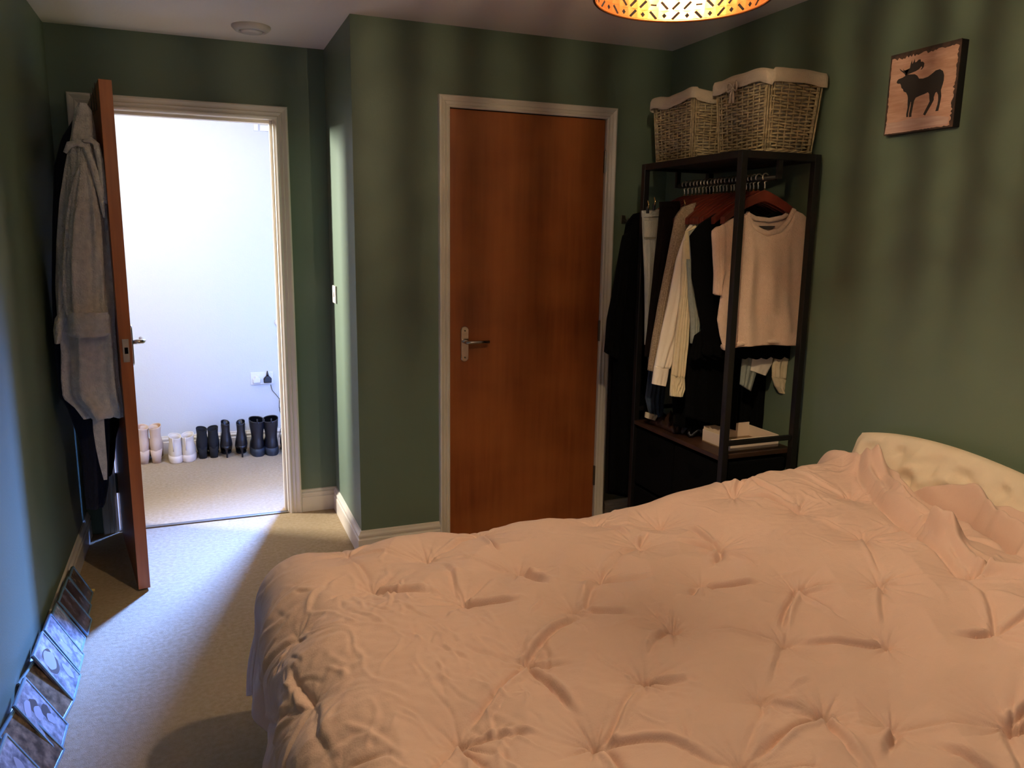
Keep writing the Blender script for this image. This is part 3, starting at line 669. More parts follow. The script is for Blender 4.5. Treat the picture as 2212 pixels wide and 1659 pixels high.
def simple(name, y, label, cat, parts, group=None):
    r = garment(name, y, label, cat, group)
    for p in parts: cloth(p[0], *p[1:5], y+p[5], p[6], p[7], r, p[8] if len(p) > 8 else (.005, 4, 1), hash_(name+p[0]), 30, 60)
    attach(r); return r
def hash_(s): return sum(ord(c)*(i+1) for i, c in enumerate(s)) % 9973
def quad(tl, tr, bl, br): return ([tl, tr], [bl, br], [tl, bl], [tr, br])
simple('denim_jacket', 2.52, 'pale blue denim jacket sleeve showing left of the black top', 'jacket', [
    ('torso', [(1488, 500), (1530, 480)], [(1500, 735), (1640, 735)], [(1488, 500), (1491, 560), (1494, 640), (1500, 735)], [(1530, 480), (1640, 735)], .012, .010, 'pale_denim'),
    ('sleeve', [(1484, 560), (1506, 560)], [(1493, 742), (1505, 742)], [(1484, 560), (1488, 640), (1493, 700), (1493, 742)], [(1506, 560), (1511, 640), (1510, 700), (1505, 742)], -.004, .014, 'pale_denim')])
simple('eyelet_blouse', 2.56, 'cream eyelet blouse with a gathered cuff hanging between denim jacket and white shirt', 'blouse', [
    ('torso', [(1480, 500), (1540, 462)], [(1470, 700), (1620, 700)], [(1480, 500), (1477, 600), (1470, 700)], [(1540, 462), (1620, 700)], .01, .010, 'cream'),
    ('sleeve', [(1476, 520), (1502, 516)], [(1450, 812), (1479, 816)], [(1476, 520), (1470, 640), (1458, 740), (1450, 812)], [(1502, 516), (1492, 640), (1487, 730), (1479, 816)], -.004, .014, 'cream', (.004, 4, 0)),
    ('cuff', [(1450, 810), (1479, 812)], [(1447, 855), (1474, 857)], [(1450, 810), (1447, 855)], [(1479, 812), (1480, 840), (1474, 857)], -.006, .012, 'cream', (.003, 5, 0))])
g5 = simple('white_shirt', 2.60, 'white long-sleeved shirt whose cuff hangs lowest left on the rack', 'shirt', [
    ('torso', [(1478, 520), (1500, 480), (1552, 446)], [(1430, 740), (1600, 740)], [(1478, 520), (1455, 640), (1430, 740)], [(1552, 446), (1600, 740)], .012, .010, 'white_shirt'),
    ('sleeve', [(1482, 500), (1494, 484), (1510, 476)], [(1414, 792), (1446, 796)], [(1482, 500), (1462, 560), (1444, 650), (1428, 720), (1414, 792)], [(1510, 476), (1496, 560), (1486, 650), (1476, 725), (1446, 796)], -.006, .016, 'white_shirt', (.003, 2, 0)),
    ('cuff', [(1414, 790), (1445, 794)], [(1409, 829), (1437, 834)], [(1414, 790), (1409, 829)], [(1445, 794), (1437, 834)], -.007, .0175, 'white_shirt', (.001, 2, 0)),
    ('collar', [(1512, 474), (1552, 444)], [(1520, 484), (1556, 455)], [(1512, 474), (1520, 484)], [(1552, 444), (1556, 455)], -.012, .008, 'white_shirt', (.001, 2, 0))])
simple('oatmeal_cardigan', 2.67, 'oatmeal marled knit cardigan left of the white shirt', 'cardigan', [
    ('torso', [(1466, 462), (1490, 445), (1530, 434)], [(1425, 790), (1560, 790)], [(1466, 462), (1448, 540), (1432, 650), (1425, 790)], [(1530, 434), (1560, 790)], .012, .010, 'oat_knit'),
    ('sleeve', [(1458, 470), (1476, 447), (1504, 437)], [(1400, 800), (1420, 804)], [(1458, 470), (1446, 540), (1426, 640), (1408, 740), (1400, 800)], [(1504, 437), (1486, 500), (1462, 580), (1442, 680), (1420, 804)], -.006, .016, 'oat_knit', (.002, 3, 0))])
simple('black_trousers', 2.73, 'brown-black trousers hanging between pale jeans and oatmeal cardigan', 'trousers', [
    ('leg', *quad((1426, 444), (1470, 440), (1392, 770), (1450, 780)), .0, .012, 'brown_black'),
    ('waistband', *quad((1424, 436), (1468, 434), (1425, 450), (1470, 446)), -.004, .014, 'brown_black', (.001, 2, 0))])
g8 = simple('pale_jeans', 2.80, 'pale faded jeans clipped by the waistband on the rack', 'jeans', [
    ('leg', [(1387, 466), (1424, 466)], [(1393, 745), (1412, 745)], [(1387, 466), (1389, 520), (1393, 600), (1394, 680), (1393, 745)], [(1424, 466), (1421, 560), (1414, 640), (1412, 745)], 0, .014, 'light_jean', (.003, 3, 0)),
    ('waistband', *quad((1386, 455), (1425, 452), (1387, 469), (1425, 467)), -.003, .0165, 'light_jean', (.001, 2, 0)),
    ('pocket', [(1391, 476), (1420, 474)], [(1391, 512), (1417, 512)], [(1391, 476), (1391, 512)], [(1420, 474), (1417, 512)], -.012, .006, 'light_jean', (.0005, 2, 0)),
    ('pocket_seam', *quad((1391, 512), (1417, 512), (1391, 516), (1417, 516)), -.0125, .007, 'denim_stitch', (.0002, 2, 0))])
# silver clips of the skirt hangers
for k, (px, py, yy) in enumerate(((1411, 442, 2.775), (1475, 447, 2.70), (1397, 449, 2.79))):
    p = unp(px, py, 1, yy); c_ = empty('trouser_clip', p, label=['brass-coloured clip gripping the pale jeans, right one', 'brass-coloured clip above the brown-black trousers', 'brass-coloured clip gripping the pale jeans, left one'][k], cat='clip')
    box('jaw', (p[0]-.006, p[0]+.006, yy-.012, yy-.004, p[2]-.022, p[2]+.004), 'black_plastic', c_, .002)
    MB().tube([(p[0], yy-.010, p[2]-.004), (p[0]+.002, yy-.012, p[2]+.012), (p[0], yy-.006, p[2]+.028)], .0028, 6).build('spring_wire', 'brass', c_, smooth=True); attach(c_)
simple('blue_jeans', 2.86, 'dark blue jeans with a pale turned-up cuff hanging low by the shelf', 'jeans', [
    ('leg', [(1388, 480), (1450, 480)], [(1402, 893), (1430, 905)], [(1388, 480), (1394, 700), (1402, 800), (1394, 860), (1402, 893)], [(1450, 480), (1446, 700), (1440, 800), (1436, 850), (1430, 905)], .0, .016, 'dark_jean'),
    ('cuff', *quad((1395, 890), (1422, 896), (1394, 902), (1414, 908)), -.003, .018, 'cream', (.001, 2, 0))])
simple('black_dress', 2.63, 'long black dress hanging low in the middle of the rack', 'dress', [
    ('skirt', [(1490, 480), (1640, 480)], [(1455, 920), (1600, 935)], [(1490, 480), (1470, 700), (1452, 850), (1455, 920)], [(1640, 480), (1625, 700), (1600, 935)], .02, .022, 'black_fabric', (.008, 5, 0))])
simple('black_skirt', 2.54, 'black pleated skirt below the lace hem', 'skirt', [
    ('pleats', [(1500, 560), (1640, 560)], [(1480, 900), (1590, 930)], [(1500, 560), (1486, 760), (1480, 900)], [(1640, 560), (1600, 760), (1590, 930)], .01, .012, 'black_fabric', (.006, 8, 0))])
simple('black_wide_trousers', 2.590, 'black wide-leg trousers reaching the shelf behind the front post', 'trousers', [
    ('leg', [(1600, 560), (1700, 560)], [(1598, 922), (1648, 926)], [(1600, 560), (1596, 760), (1598, 922)], [(1700, 560), (1672, 760), (1648, 926)], .0, .014, 'charcoal', (.005, 4, 0))])
simple('lavender_shirt', 2.485, 'pale lavender shirt with folded cuff peeping below the black lace hem', 'shirt', [
    ('torso', *quad((1620, 600), (1700, 600), (1598, 830), (1622, 845)), -.003, .006, 'pale_denim', (.003, 3, 0)),
    ('cuff', [(1622, 768), (1672, 764)], [(1620, 800), (1654, 812)], [(1622, 768), (1620, 800)], [(1672, 764), (1668, 785), (1654, 812)], -.006, .008, 'white_shirt', (.001, 2, 0))])
g9 = simple('broderie_blouse', 2.475, 'cream broderie sleeve with gathered cuff hanging beside the rear right post', 'blouse', [
    ('sleeve', [(1680, 640), (1724, 640)], [(1668, 815), (1716, 818)], [(1680, 640), (1678, 760), (1668, 790), (1668, 815)], [(1724, 640), (1720, 760), (1719, 790), (1716, 818)], 0, .016, 'cream', (.004, 4, 0)),
    ('cuff', [(1667, 813), (1717, 816)], [(1684, 849), (1708, 851)], [(1667, 813), (1674, 834), (1684, 849)], [(1717, 816), (1714, 840), (1708, 851)], 0, .015, 'cream', (.003, 6, 0))])
for px, py in ((1703, 783), (1708, 787), (1700, 790), (1706, 793), (1711, 781)):
    p = unp(px, py, 1, 2.4575); o = MB().tube([(p[0], p[1]-.001, p[2]), (p[0], p[1]+.001, p[2])], .0035, 8).build('eyelet', 'dark_in', g9)
attach(g9)
simple('scallop_cami', 2.58, 'pale lilac scalloped lace hem peeping beneath the black lace top, far left', 'top', [
    ('torso', [(1500, 640), (1590, 640)], [(1514, 772), (1522, 781), (1534, 787), (1546, 784), (1556, 779), (1566, 768)], [(1500, 640), (1514, 772)], [(1590, 640), (1566, 768)], 0.0, .008, 'pale_denim', (.003, 3, 0))])
# black coats at the far end
simple('black_coat', 3.06, 'long black coat hanging outside the far end of the rack, by the closet frame', 'coat', [
    ('body', [(1352, 486), (1372, 462), (1400, 455)], [(1316, 1060), (1420, 1075)], [(1352, 486), (1344, 540), (1334, 640), (1326, 760), (1320, 900), (1316, 1060)], [(1400, 455), (1412, 700), (1420, 1075)], .02, .03, 'black_fabric', (.010, 3, 0)),
    ('sleeve', [(1345, 510), (1362, 500)], [(1306, 760), (1334, 775)], [(1345, 510), (1330, 600), (1312, 690), (1306, 760)], [(1362, 500), (1352, 620), (1334, 775)], -.02, .022, 'charcoal', (.004, 3, 0))])
simple('dark_bag_coat', 3.16, 'brown-black raincoat hanging lowest behind the black coat', 'coat', [
    ('body', [(1340, 560), (1390, 540)], [(1308, 1065), (1400, 1075)], [(1340, 560), (1325, 650), (1316, 760), (1312, 900), (1308, 1065)], [(1390, 540), (1400, 1075)], .03, .03, 'brown_black', (.008, 3, 0))])
wh = empty('wall_hook', (1.80, YB, 1.56), label='small metal hook high on the wall behind the black coats', cat='hook')
p = unp(1352, 474, 1, YB-.03)
box('hook_plate', (p[0]-.012, p[0]+.012, YB-.006, YB, p[2]-.02, p[2]+.02), 'steel', wh, .002)
MB().tube([(p[0], YB-.006, p[2]), (p[0], YB-.04, p[2]-.012), (p[0], YB-.055, p[2]+.004)], .004, 8).build('prong', 'steel', wh, smooth=True); attach(wh)
# ---- things on the rack shelf
bx = empty('card_box', (1.97, 2.46, .65), label='shallow open white card box on the rack shelf', cat='box')
x0, x1, y0, y1, z0, z1 = 1.860, 2.090, 2.385, 2.565, .650, .700
box('box_base', (x0, x1, y0, y1, z0, z0+.004), 'box_in', bx)
for n_, b in (('box_side', (x0, x0+.004, y0, y1, z0+.004, z1)), ('box_side', (x1-.004, x1, y0, y1, z0+.004, z1)), ('box_side', (x0+.004, x1-.004, y0, y0+.004, z0+.004, z1)), ('box_side', (x0+.004, x1-.004, y1-.004, y1, z0+.004, z1+.012))):
    box(n_, b, 'box_white', bx, .001)
attach(bx)
mb = MB(); pa = [(1.86+.022*math.cos(a*.55)+.0*a, 2.60+.0085*a*.5, .672+.014*math.sin(a*1.0)) for a in range(0, 30)]
mb.tube(pa, .007, 8); o = mb.build('coiled_cable', 'black_plastic', smooth=True); tag(o, 'black coiled cable on the shelf behind the white box', 'cable')
V = []; nz = snoise(77, 6, 3, 9)
for i in range(26):
    for j in range(20):
        s, t = i/25*2-1, j/19*2-1; V.append((1.89+.075*s, 2.80+.10*t, .652+.040*math.sqrt(max(0, (1-s**4)*(1-t**4)))*(1+.35*float(nz(s, t)))))
o = from_vf('crumpled_scarf', V, [(i*20+j, (i+1)*20+j, (i+1)*20+j+1, i*20+j+1) for i in range(25) for j in range(19)], 'rack_wood'); solid(o, .004, -1)
tag(o, 'crumpled dark brown scarf lying on the rack shelf', 'scarf')
# ================================================================ PENDANT LAMP
lm = empty('pendant_lamp', (LX, LY, H), label='gold perforated drum pendant lamp glowing over the bed', cat='lamp')
def shade():
    ncol, nrow, hh = 44, 12, .235
    mb = MB(); nsub = 4
    dA = 2*PI/ncol; dz = hh/nrow
    # each cell holds one slit leaning left or right, plus a small diamond every other cell
    def P(a, z): return (LX+LR*math.cos(a), LY+LR*math.sin(a), LZ+z)
    for c in range(ncol):
        for r_ in range(nrow):
            a0, z0 = c*dA, r_*dz
            k = (c+r_) % 2; diamond = (c % 2 == 0 and r_ % 2 == 0)
            cx, cz = .5, .5
            if diamond: hole = [(.5, .30), (.66, .5), (.5, .70), (.34, .5)]
            elif (c+r_) % 2: hole = [(.22, .30), (.34, .18), (.80, .70), (.66, .82)] if (c//1+r_//1) % 4 < 2 else [(.66, .18), (.78, .30), (.34, .82), (.20, .70)]
            else: hole = [(.30, .44), (.70, .44), (.70, .56), (.30, .56)] if (c % 4 == 1) else [(.66, .18), (.78, .30), (.34, .82), (.20, .70)]
            # order the hole ring counter-clockwise starting near the lower-left corner
            cxm = sum(h[0] for h in hole)/4; czm = sum(h[1] for h in hole)/4
            hole = sorted(hole, key=lambda h: math.atan2(h[1]-czm, h[0]-cxm))
            hole = [(.5+(x-.5)*1.36, .5+(z-.5)*1.36) for x, z in hole]
            cor = [(0, 0), (1, 0), (1, 1), (0, 1)]
            best = min(range(4), key=lambda q: sum((hole[(i+q) % 4][0]-cor[i][0])**2+(hole[(i+q) % 4][1]-cor[i][1])**2 for i in range(4)))
            hole = [hole[(i+best) % 4] for i in range(4)]
            v = [P(a0+x*dA, z0+z*dz) for x, z in cor]+[P(a0+x*dA, z0+z*dz) for x, z in hole]
            mb.add(v, [(i, (i+1) % 4, 4+(i+1) % 4, 4+i) for i in range(4)])
    o = from_vf('perforated_shade', mb.v, mb.f, 'brass_shade', lm, smooth=False); solid(o, .0008); return o
shade()
ring_ = lambda z, r: [(LX+r*math.cos(2*PI*k/96), LY+r*math.sin(2*PI*k/96), z) for k in range(96)]
MB().tube(ring_(LZ, LR+.001), .0032, 8, closed=True).build('bottom_rim', 'brass_shade', lm, smooth=True)
MB().tube(ring_(LZ+.235, LR+.001), .0032, 8, closed=True).build('top_rim', 'brass_shade', lm, smooth=True)
mb = MB()
for k in range(3):
    a = 2*PI*k/3+.5; mb.tube([(LX+.018*math.cos(a), LY+.018*math.sin(a), LZ+.205), (LX+LR*math.cos(a), LY+LR*math.sin(a), LZ+.232)], .0025, 6)
mb.build('spider', 'steel', lm, smooth=True)
MB().tube([(LX, LY, LZ+.15), (LX, LY, LZ+.22)], .019, 16).build('lamp_holder', 'plastic', lm, smooth=False)
MB().tube([(LX, LY, LZ+.22), (LX, LY, H-.03)], .004, 8).build('flex', 'plastic', lm, smooth=True)
MB().tube([(LX, LY, H-.03), (LX, LY, H)], [.03, .045], 24).build('ceiling_rose', 'plastic', lm, smooth=False)
prof = [(LZ+.150, .011), (LZ+.138, .013), (LZ+.115, .0175), (LZ+.10, .0195), (LZ+.085, .0195), (LZ+.07, .017), (LZ+.06, .011), (LZ+.056, .003)]
bl = MB().loft([[(LX+r_*math.cos(2*PI*k/20), LY+r_*math.sin(2*PI*k/20), z) for k in range(20)] for z, r_ in prof]).build('bulb', 'bulb_glass', lm, smooth=True)
MB().loft([[(LX+r_*math.cos(2*PI*k/12), LY+r_*math.sin(2*PI*k/12), z) for k in range(12)] for z, r_ in ((LZ+.137, .002), (LZ+.133, .006), (LZ+.067, .006), (LZ+.063, .002))]).build('filament', 'bulb', bl, smooth=True)
attach(lm)
# ---- extractor vent on the ceiling
vx, vy = .283, 3.79
ve = empty('ceiling_vent', (vx, vy, H), label='round white air vent on the ceiling by the doorway', cat='vent')
def disc(z0, r0, z1, r1, n=48): return [[(vx+r*math.cos(2*PI*k/n), vy+r*math.sin(2*PI*k/n), z) for k in range(n)] for z, r in ((z0, r0), (z1, r1))]
MB().loft([[(vx+r*math.cos(2*PI*k/48), vy+r*math.sin(2*PI*k/48), z) for k in range(48)] for r, z in ((.082, H), (.082, H-.006), (.068, H-.020), (.056, H-.024), (.052, H-.016), (.050, H-.004))], caps=False).build('vent_ring', 'plastic2', ve, smooth=True)
MB().loft([[(vx+r*math.cos(2*PI*k/48), vy+r*math.sin(2*PI*k/48), z) for k in range(48)] for r, z in ((.044, H-.010), (.046, H-.020), (.043, H-.026), (.020, H-.029))]).build('vent_disc', 'plastic2', ve, smooth=True)
MB().tube([(vx, vy, H), (vx, vy, H-.012)], .01, 12).build('stem', 'plastic2', ve); attach(ve)
# ---- light switch on the jog wall
sw = empty('light_switch', (XJ, 3.945, 1.155), label='white light switch on the narrow green return wall', cat='light switch')
box('face_plate', (XJ-.009, XJ, 3.902, 3.988, 1.112, 1.198), 'plastic2', sw, .003)
box('rocker', (XJ-.013, XJ-.009, 3.938, 3.952, 1.142, 1.168), 'plastic', sw, .001); attach(sw)
# ---- moose canvas on the right wall
PY0, PY1, PZ0, PZ1, PT = 1.800, 2.058, 1.793, 2.043, .030
cv = empty('canvas_picture', (XR, (PY0+PY1)/2, PZ0), label='square pink canvas with dark moose silhouette on the right wall', cat='picture')
PX = XR-PT
box('stretcher', (PX+.001, XR, PY0, PY1, PZ0, PZ1), 'pic_edge', cv, .002)
def cyz(u, v): return (PY1-(PY1-PY0)*u, PZ0+(PZ1-PZ0)*v)     # u from left as seen, v up
def flat(name, pts, m, lift, parent=cv):
    n = len(pts); mb = MB(); A_ = [(PX-lift, *cyz(u, v)) for u, v in pts]; B_ = [(PX+.002, *cyz(u, v)) for u, v in pts]
    mb.add(A_+B_, [tuple(range(n)), tuple(range(2*n-1, n-1, -1))]+[(i, (i+1) % n, n+(i+1) % n, n+i) for i in range(n)])
    o = mb.build(name, m, parent); bm = bmesh.new(); bm.from_mesh(o.data); bmesh.ops.triangulate(bm, faces=[f for f in bm.faces if len(f.verts) > 4]); bm.to_mesh(o.data); bm.free(); return o
flat('worn_border', [(0, 0), (1, 0), (1, 1), (0, 1)], 'pic_wear', .0003)
rj = random.Random(8); pp = []
for i in range(40): pp.append((.012+i/40*.965, .014+rj.uniform(0, .012)))
for i in range(40): pp.append((.978-rj.uniform(0, .035 if i < 20 else .02), .02+i/40*.93))
for i in range(40): pp.append((.975-i/40*.94, .955-rj.uniform(0, .035)))
for i in range(40): pp.append((.020+rj.uniform(0, .016)*(1 if i > 20 else .5), .95-i/40*.93))
flat('print_ground', pp, 'pic', .0006)
flat('pale_band', [(.015, .02), (.3, .016), (.6, .02), (.93, .03), (.94, .12), (.7, .165), (.4, .17), (.2, .15), (.03, .16)], 'pic_rows', .0009)
# moose: coordinates read on the square, u left-right, v bottom-top
body = [(.155,.655),(.135,.640),(.128,.615),(.150,.600),(.185,.595),(.200,.570),(.210,.540),(.235,.520),(.250,.490),(.290,.470),(.315,.430),(.325,.400),(.328,.340),(.335,.280),(.325,.200),(.330,.165),(.355,.165),(.352,.200),(.362,.290),(.372,.345),(.380,.345),(.378,.280),(.366,.200),(.368,.160),(.405,.160),(.402,.195),(.412,.280),(.420,.350),(.440,.385),(.500,.400),(.560,.410),(.610,.425),(.632,.400),(.640,.350),(.650,.310),(.625,.260),(.600,.215),(.575,.165),(.605,.150),(.635,.200),(.690,.290),(.705,.320),(.700,.350),(.715,.400),(.735,.410),(.760,.370),(.768,.310),(.765,.260),(.745,.180),(.785,.180),(.792,.230),(.800,.290),(.805,.350),(.790,.420),(.805,.480),(.815,.530),(.812,.590),(.790,.640),(.745,.670),(.690,.665),(.640,.635),(.590,.610),(.520,.600),(.460,.610),(.430,.650),(.390,.675),(.310,.685),(.280,.690),(.250,.678),(.215,.665)]
flat('moose_body', [(u, v+.03) for u, v in body], 'moose', .0012)
ant = [(.262,.715),(.250,.742),(.232,.775),(.212,.800),(.220,.772),(.190,.785),(.150,.815),(.172,.785),(.205,.760),(.238,.735),(.250,.712),(.270,.712),(.285,.752),(.310,.790),(.315,.840),(.328,.882),(.338,.835),(.352,.850),(.368,.890),(.378,.845),(.400,.850),(.430,.872),(.455,.868),(.462,.838),(.490,.835),(.515,.812),(.512,.770),(.492,.748),(.470,.742),(.488,.768),(.478,.785),(.448,.755),(.400,.738),(.345,.730),(.295,.722)]
flat('antlers', ant, 'moose', .0012)
attach(cv)
# ================================================================ HALL WALL THINGS
def hb(name, px0, py0, px1, py1, d0, d1, m, parent, bevel=0):
    a, b = unp(px0, py0, 1, YH), unp(px1, py1, 1, YH); return box(name, (a[0], b[0], YH-d1, YH-d0, b[2], a[2]), m, parent, bevel)
so = empty('power_socket', (.37, YH, .5), label='double wall socket on the white hall wall above the boots', cat='socket')
sx0 = unp(541, 819, 1, YH)[0]; sz = .475
box('face_plate', (sx0, sx0+.150, YH-.009, YH, sz-.043, sz+.043), 'plastic', so, .003)
box('rocker', (sx0+.050, sx0+.062, YH-.012, YH-.009, sz+.012, sz+.030), 'plastic', so)
box('rocker', (sx0+.088, sx0+.100, YH-.012, YH-.009, sz+.012, sz+.030), 'plastic', so); attach(so)
def plug(cx, m, label, top):
    pts = [(-.025, -.025), (.025, -.025), (.027, .004), (.010, .024), (-.010, .024), (-.027, .004)]
    r = [[(cx+x*k, YH-d, sz-.006+z*k) for x, z in pts] for k, d in ((1, .0095), (1, .026), (.8, .034))]
    root = empty('plug', (cx, YH, sz), label=label, cat='plug')
    MB().loft(r).build('plug_body', m, root, bevel=.003)
    if top: MB().tube([(cx, YH-.022, sz+.016), (cx, YH-.024, sz+.030), (cx, YH-.024, sz+.052)], [.009, .007, .003], 8).build('strain_relief', 'black_plastic', root, smooth=True)
    attach(root)
plug(sx0+.040, 'plastic', 'white plug in the left half of the hall socket', False)
plug(sx0+.110, 'black_plastic', 'black plug in the right half of the hall socket', True)
def cable(name, P, r, m, label):
    o = MB().tube([tuple(unp(a, b, 1, YH-d)) for a, b, d in P], r, 6).build(name, m, smooth=True); return tag(o, label, 'cable')
cable('power_cable', [(585, 831, .012), (588, 843, .012), (596, 852, .014), (604, 862, .014), (606, 875, .016), (604, 886, .016), (609, 900, .02), (611, 915, .022), (606, 928, .03), (603, 945, .05)], .0022, 'black_plastic', 'thin dark cable trailing down the hall wall from the socket')
cable('power_cable', [(616, 843, .012), (609, 853, .012), (604, 862, .018), (603, 880, .02), (608, 890, .02), (616, 897, .02)], .0020, 'black_plastic', 'second thin cable crossing the first beside the door frame')
def knob(px, py, r, label):
    p = unp(px, py, 1, YH); n = 20
    rg = [[(p[0]+q*math.cos(2*PI*k/n), YH-d, p[2]+q*math.sin(2*PI*k/n)) for k in range(n)] for q, d in ((r, 0), (r, .02), (r*.8, .032), (r*.4, .036))]
    tag(MB().loft(rg).build('coat_peg', 'plastic', smooth=True), label, 'peg')
knob(600, 696, .023, 'upper white round knob on the hall wall beside the door frame')
knob(604, 727, .020, 'lower white round knob on the hall wall beside the door frame')
ch = empty('door_chime', (.5, YH, 2.1), label='small white wall box high on the hall wall', cat='chime')
hb('chime_box', 561, 270, 587, 285, 0, .012, 'plastic', ch, .003); hb('chime_button', 547, 268, 558, 283, 0, .010, 'plastic', ch, .003); attach(ch)
# ================================================================ BOOTS
def boot(cx, yb, kind, label, name, mirror=1, H_=None):
    "heel towards the bedroom, toe towards the hall wall; sections (z, back, front, half width, front-squareness)"
    root = empty(name, (cx, yb+.1, 0), label=label, cat='boot' if kind != 'sneaker' else 'shoe', group='shoes lined up in the hall')
    K = {
     'beige': dict(lift=.070, sec=[(0, 0, .215, .036), (.02, -.004, .215, .040), (.045, -.004, .17, .041), (.07, 0, .115, .038), (.095, .004, .088, .032), (.13, .003, .086, .033), (.16, 0, .090, .037), (.165, 0, .090, .037)], m='beige_leather', inn='beige_inner', heel=('taper', .028, .020, .055), sole=None),
     'sneaker': dict(lift=.030, sec=[(0, 0, .235, .044), (.03, -.004, .235, .046), (.055, -.002, .19, .043), (.08, .002, .125, .038), (.105, .004, .10, .036), (.14, 0, .098, .039)], m='cream_leather', inn='plastic2', heel=None, sole=('flat', .045, 'cream_sole')),
     'block': dict(lift=.062, sec=[(0, 0, .20, .034), (.02, -.003, .20, .038), (.045, -.002, .15, .038), (.07, .002, .10, .033), (.10, .002, .086, .031), (.13, -.002, .086, .034)], m='black_suede', inn='dark_in', heel=('block', .024, .024, .05), sole=None),
     'stiletto': dict(lift=.065, sec=[(0, 0, .22, .036), (.02, -.003, .22, .040), (.045, -.003, .16, .036), (.07, .002, .11, .031), (.10, .006, .088, .026), (.14, .006, .086, .0265), (.165, .004, .090, .028)], m='black_leather', inn='dark_in', heel=('spike', .014, .005, .03), sole=None),
     'chunky': dict(lift=.032, sec=[(0, 0, .245, .044), (.03, -.003, .245, .046), (.055, 0, .19, .042), (.085, .006, .125, .037), (.12, .006, .112, .040), (.16, .002, .118, .046), (.208, -.002, .122, .050)], m='black_leather', inn='dark_in', heel=None, sole=('flat', .050, 'rubber')),
    }[kind]
    L_ = K['lift']; n = 36; rings = []; secs = K['sec']; zt = secs[-1][0]
    zs = np.linspace(0, zt, 26); sa_ = np.array(secs)
    def ring(z, inset=0, dz=0):
        b, f_, w_ = (np.interp(z, sa_[:, 0], sa_[:, k]) for k in (1, 2, 3)); b += inset; f_ -= inset; w_ -= inset
        c, hl = (b+f_)/2, (f_-b)/2; out = []
        tilt = -L_*.92 if kind in ('beige', 'block', 'stiletto') else 0
        for k in range(n):
            a = 2*PI*k/n; ca_, sa2 = math.cos(a), math.sin(a)
            x = w_*math.copysign(abs(ca_)**.85, ca_); y = c+hl*math.copysign(abs(sa2)**.9, sa2)
            drop = tilt*min(1, max(0, (y-.05)/.12))*max(0, 1-z/.10) if tilt else 0
            ztop = 0
            if z > zt-.03: ztop = (.010*math.sin(a*1+.6*mirror)) * ((z-(zt-.03))/.03)
            out.append((cx+x, yb+y, max(.004, L_+z+drop+ztop+dz)))
        return out
    MB().loft([ring(z) for z in zs]+[ring(zt, .003), ring(zt-.03, .004), ring(zt-.06, .005)], caps=True).build('upper', K['m'], root, smooth=True)
    MB().loft([ring(zt, .0035, -.004), ring(zt-.05, .006)], caps=False).build('lining', K['inn'], root, smooth=True)
    def oval(z, c, hl, w_): return [(cx+w_*math.cos(2*PI*k/24), yb+c+hl*math.sin(2*PI*k/24), z) for k in range(24)]
    hk = K['heel']
    if hk:
        kd, wt, wb, ln = hk
        if kd == 'spike': R_ = [oval(L_+.012, .026, .030, .030), oval(L_-.006, .016, .014, .012), oval(L_-.03, .010, .006, .0055), oval(0, .009, .0055, .0055)]
        elif kd == 'block': R_ = [oval(L_+.012, .030, .030, wt+.006), oval(L_*.5, .026, .026, wt), oval(0, .024, .024, wb)]
        else: R_ = [oval(L_+.015, .030, .032, .036), oval(L_*.6, .024, .026, .030), oval(0, .020, .020, .024)]
        MB().loft(R_).build('heel', K['m'], root, smooth=True)
        sp = MB().loft([[(cx+.033*math.cos(2*PI*k/24), yb+.155+.062*math.sin(2*PI*k/24), z) for k in range(24)] for z in (0, .008)]).build('sole', 'black_suede' if kind != 'beige' else 'cream_sole', root, bevel=.002)
    if K['sole']:
        _, th, sm_ = K['sole']
        MB().loft([[(cx+(w_)*math.copysign(abs(math.cos(a))**.8, math.cos(a)), yb+.120+hl*math.copysign(abs(math.sin(a))**.85, math.sin(a)), z) for a in [2*PI*k/36 for k in range(36)]] for z, w_, hl in ((0, .046, .128), (.006, .048, .130), (th*.55, .0485, .130), (th, .046, .127))]).build('sole', sm_, root, smooth=True)
    if kind == 'chunky': MB().tube([(cx, yb+.002, L_+.19), (cx, yb-.010, L_+.205), (cx, yb-.004, L_+.222)], .0045, 6).build('pull_loop', 'black_leather', root, smooth=True)
    if kind in ('stiletto', 'beige'):
        MB().tube([(cx+mirror*.028, yb+.030, L_+.155), (cx+mirror*.031, yb+.035, L_+.09), (cx+mirror*.035, yb+.045, L_+.05)], .0016, 6).build('zip', 'steel', root, smooth=True)
    if kind == 'sneaker':
        MB().tube([(cx-.012, yb-.0035, L_+.05), (cx-.012, yb+.001, L_+.135)], .003, 6).build('heel_seam', 'cream_sole', root, smooth=True)
    attach(root); return root
def bxp(px, py): p = unp(px, py, 2, 0); return p[0], p[1]
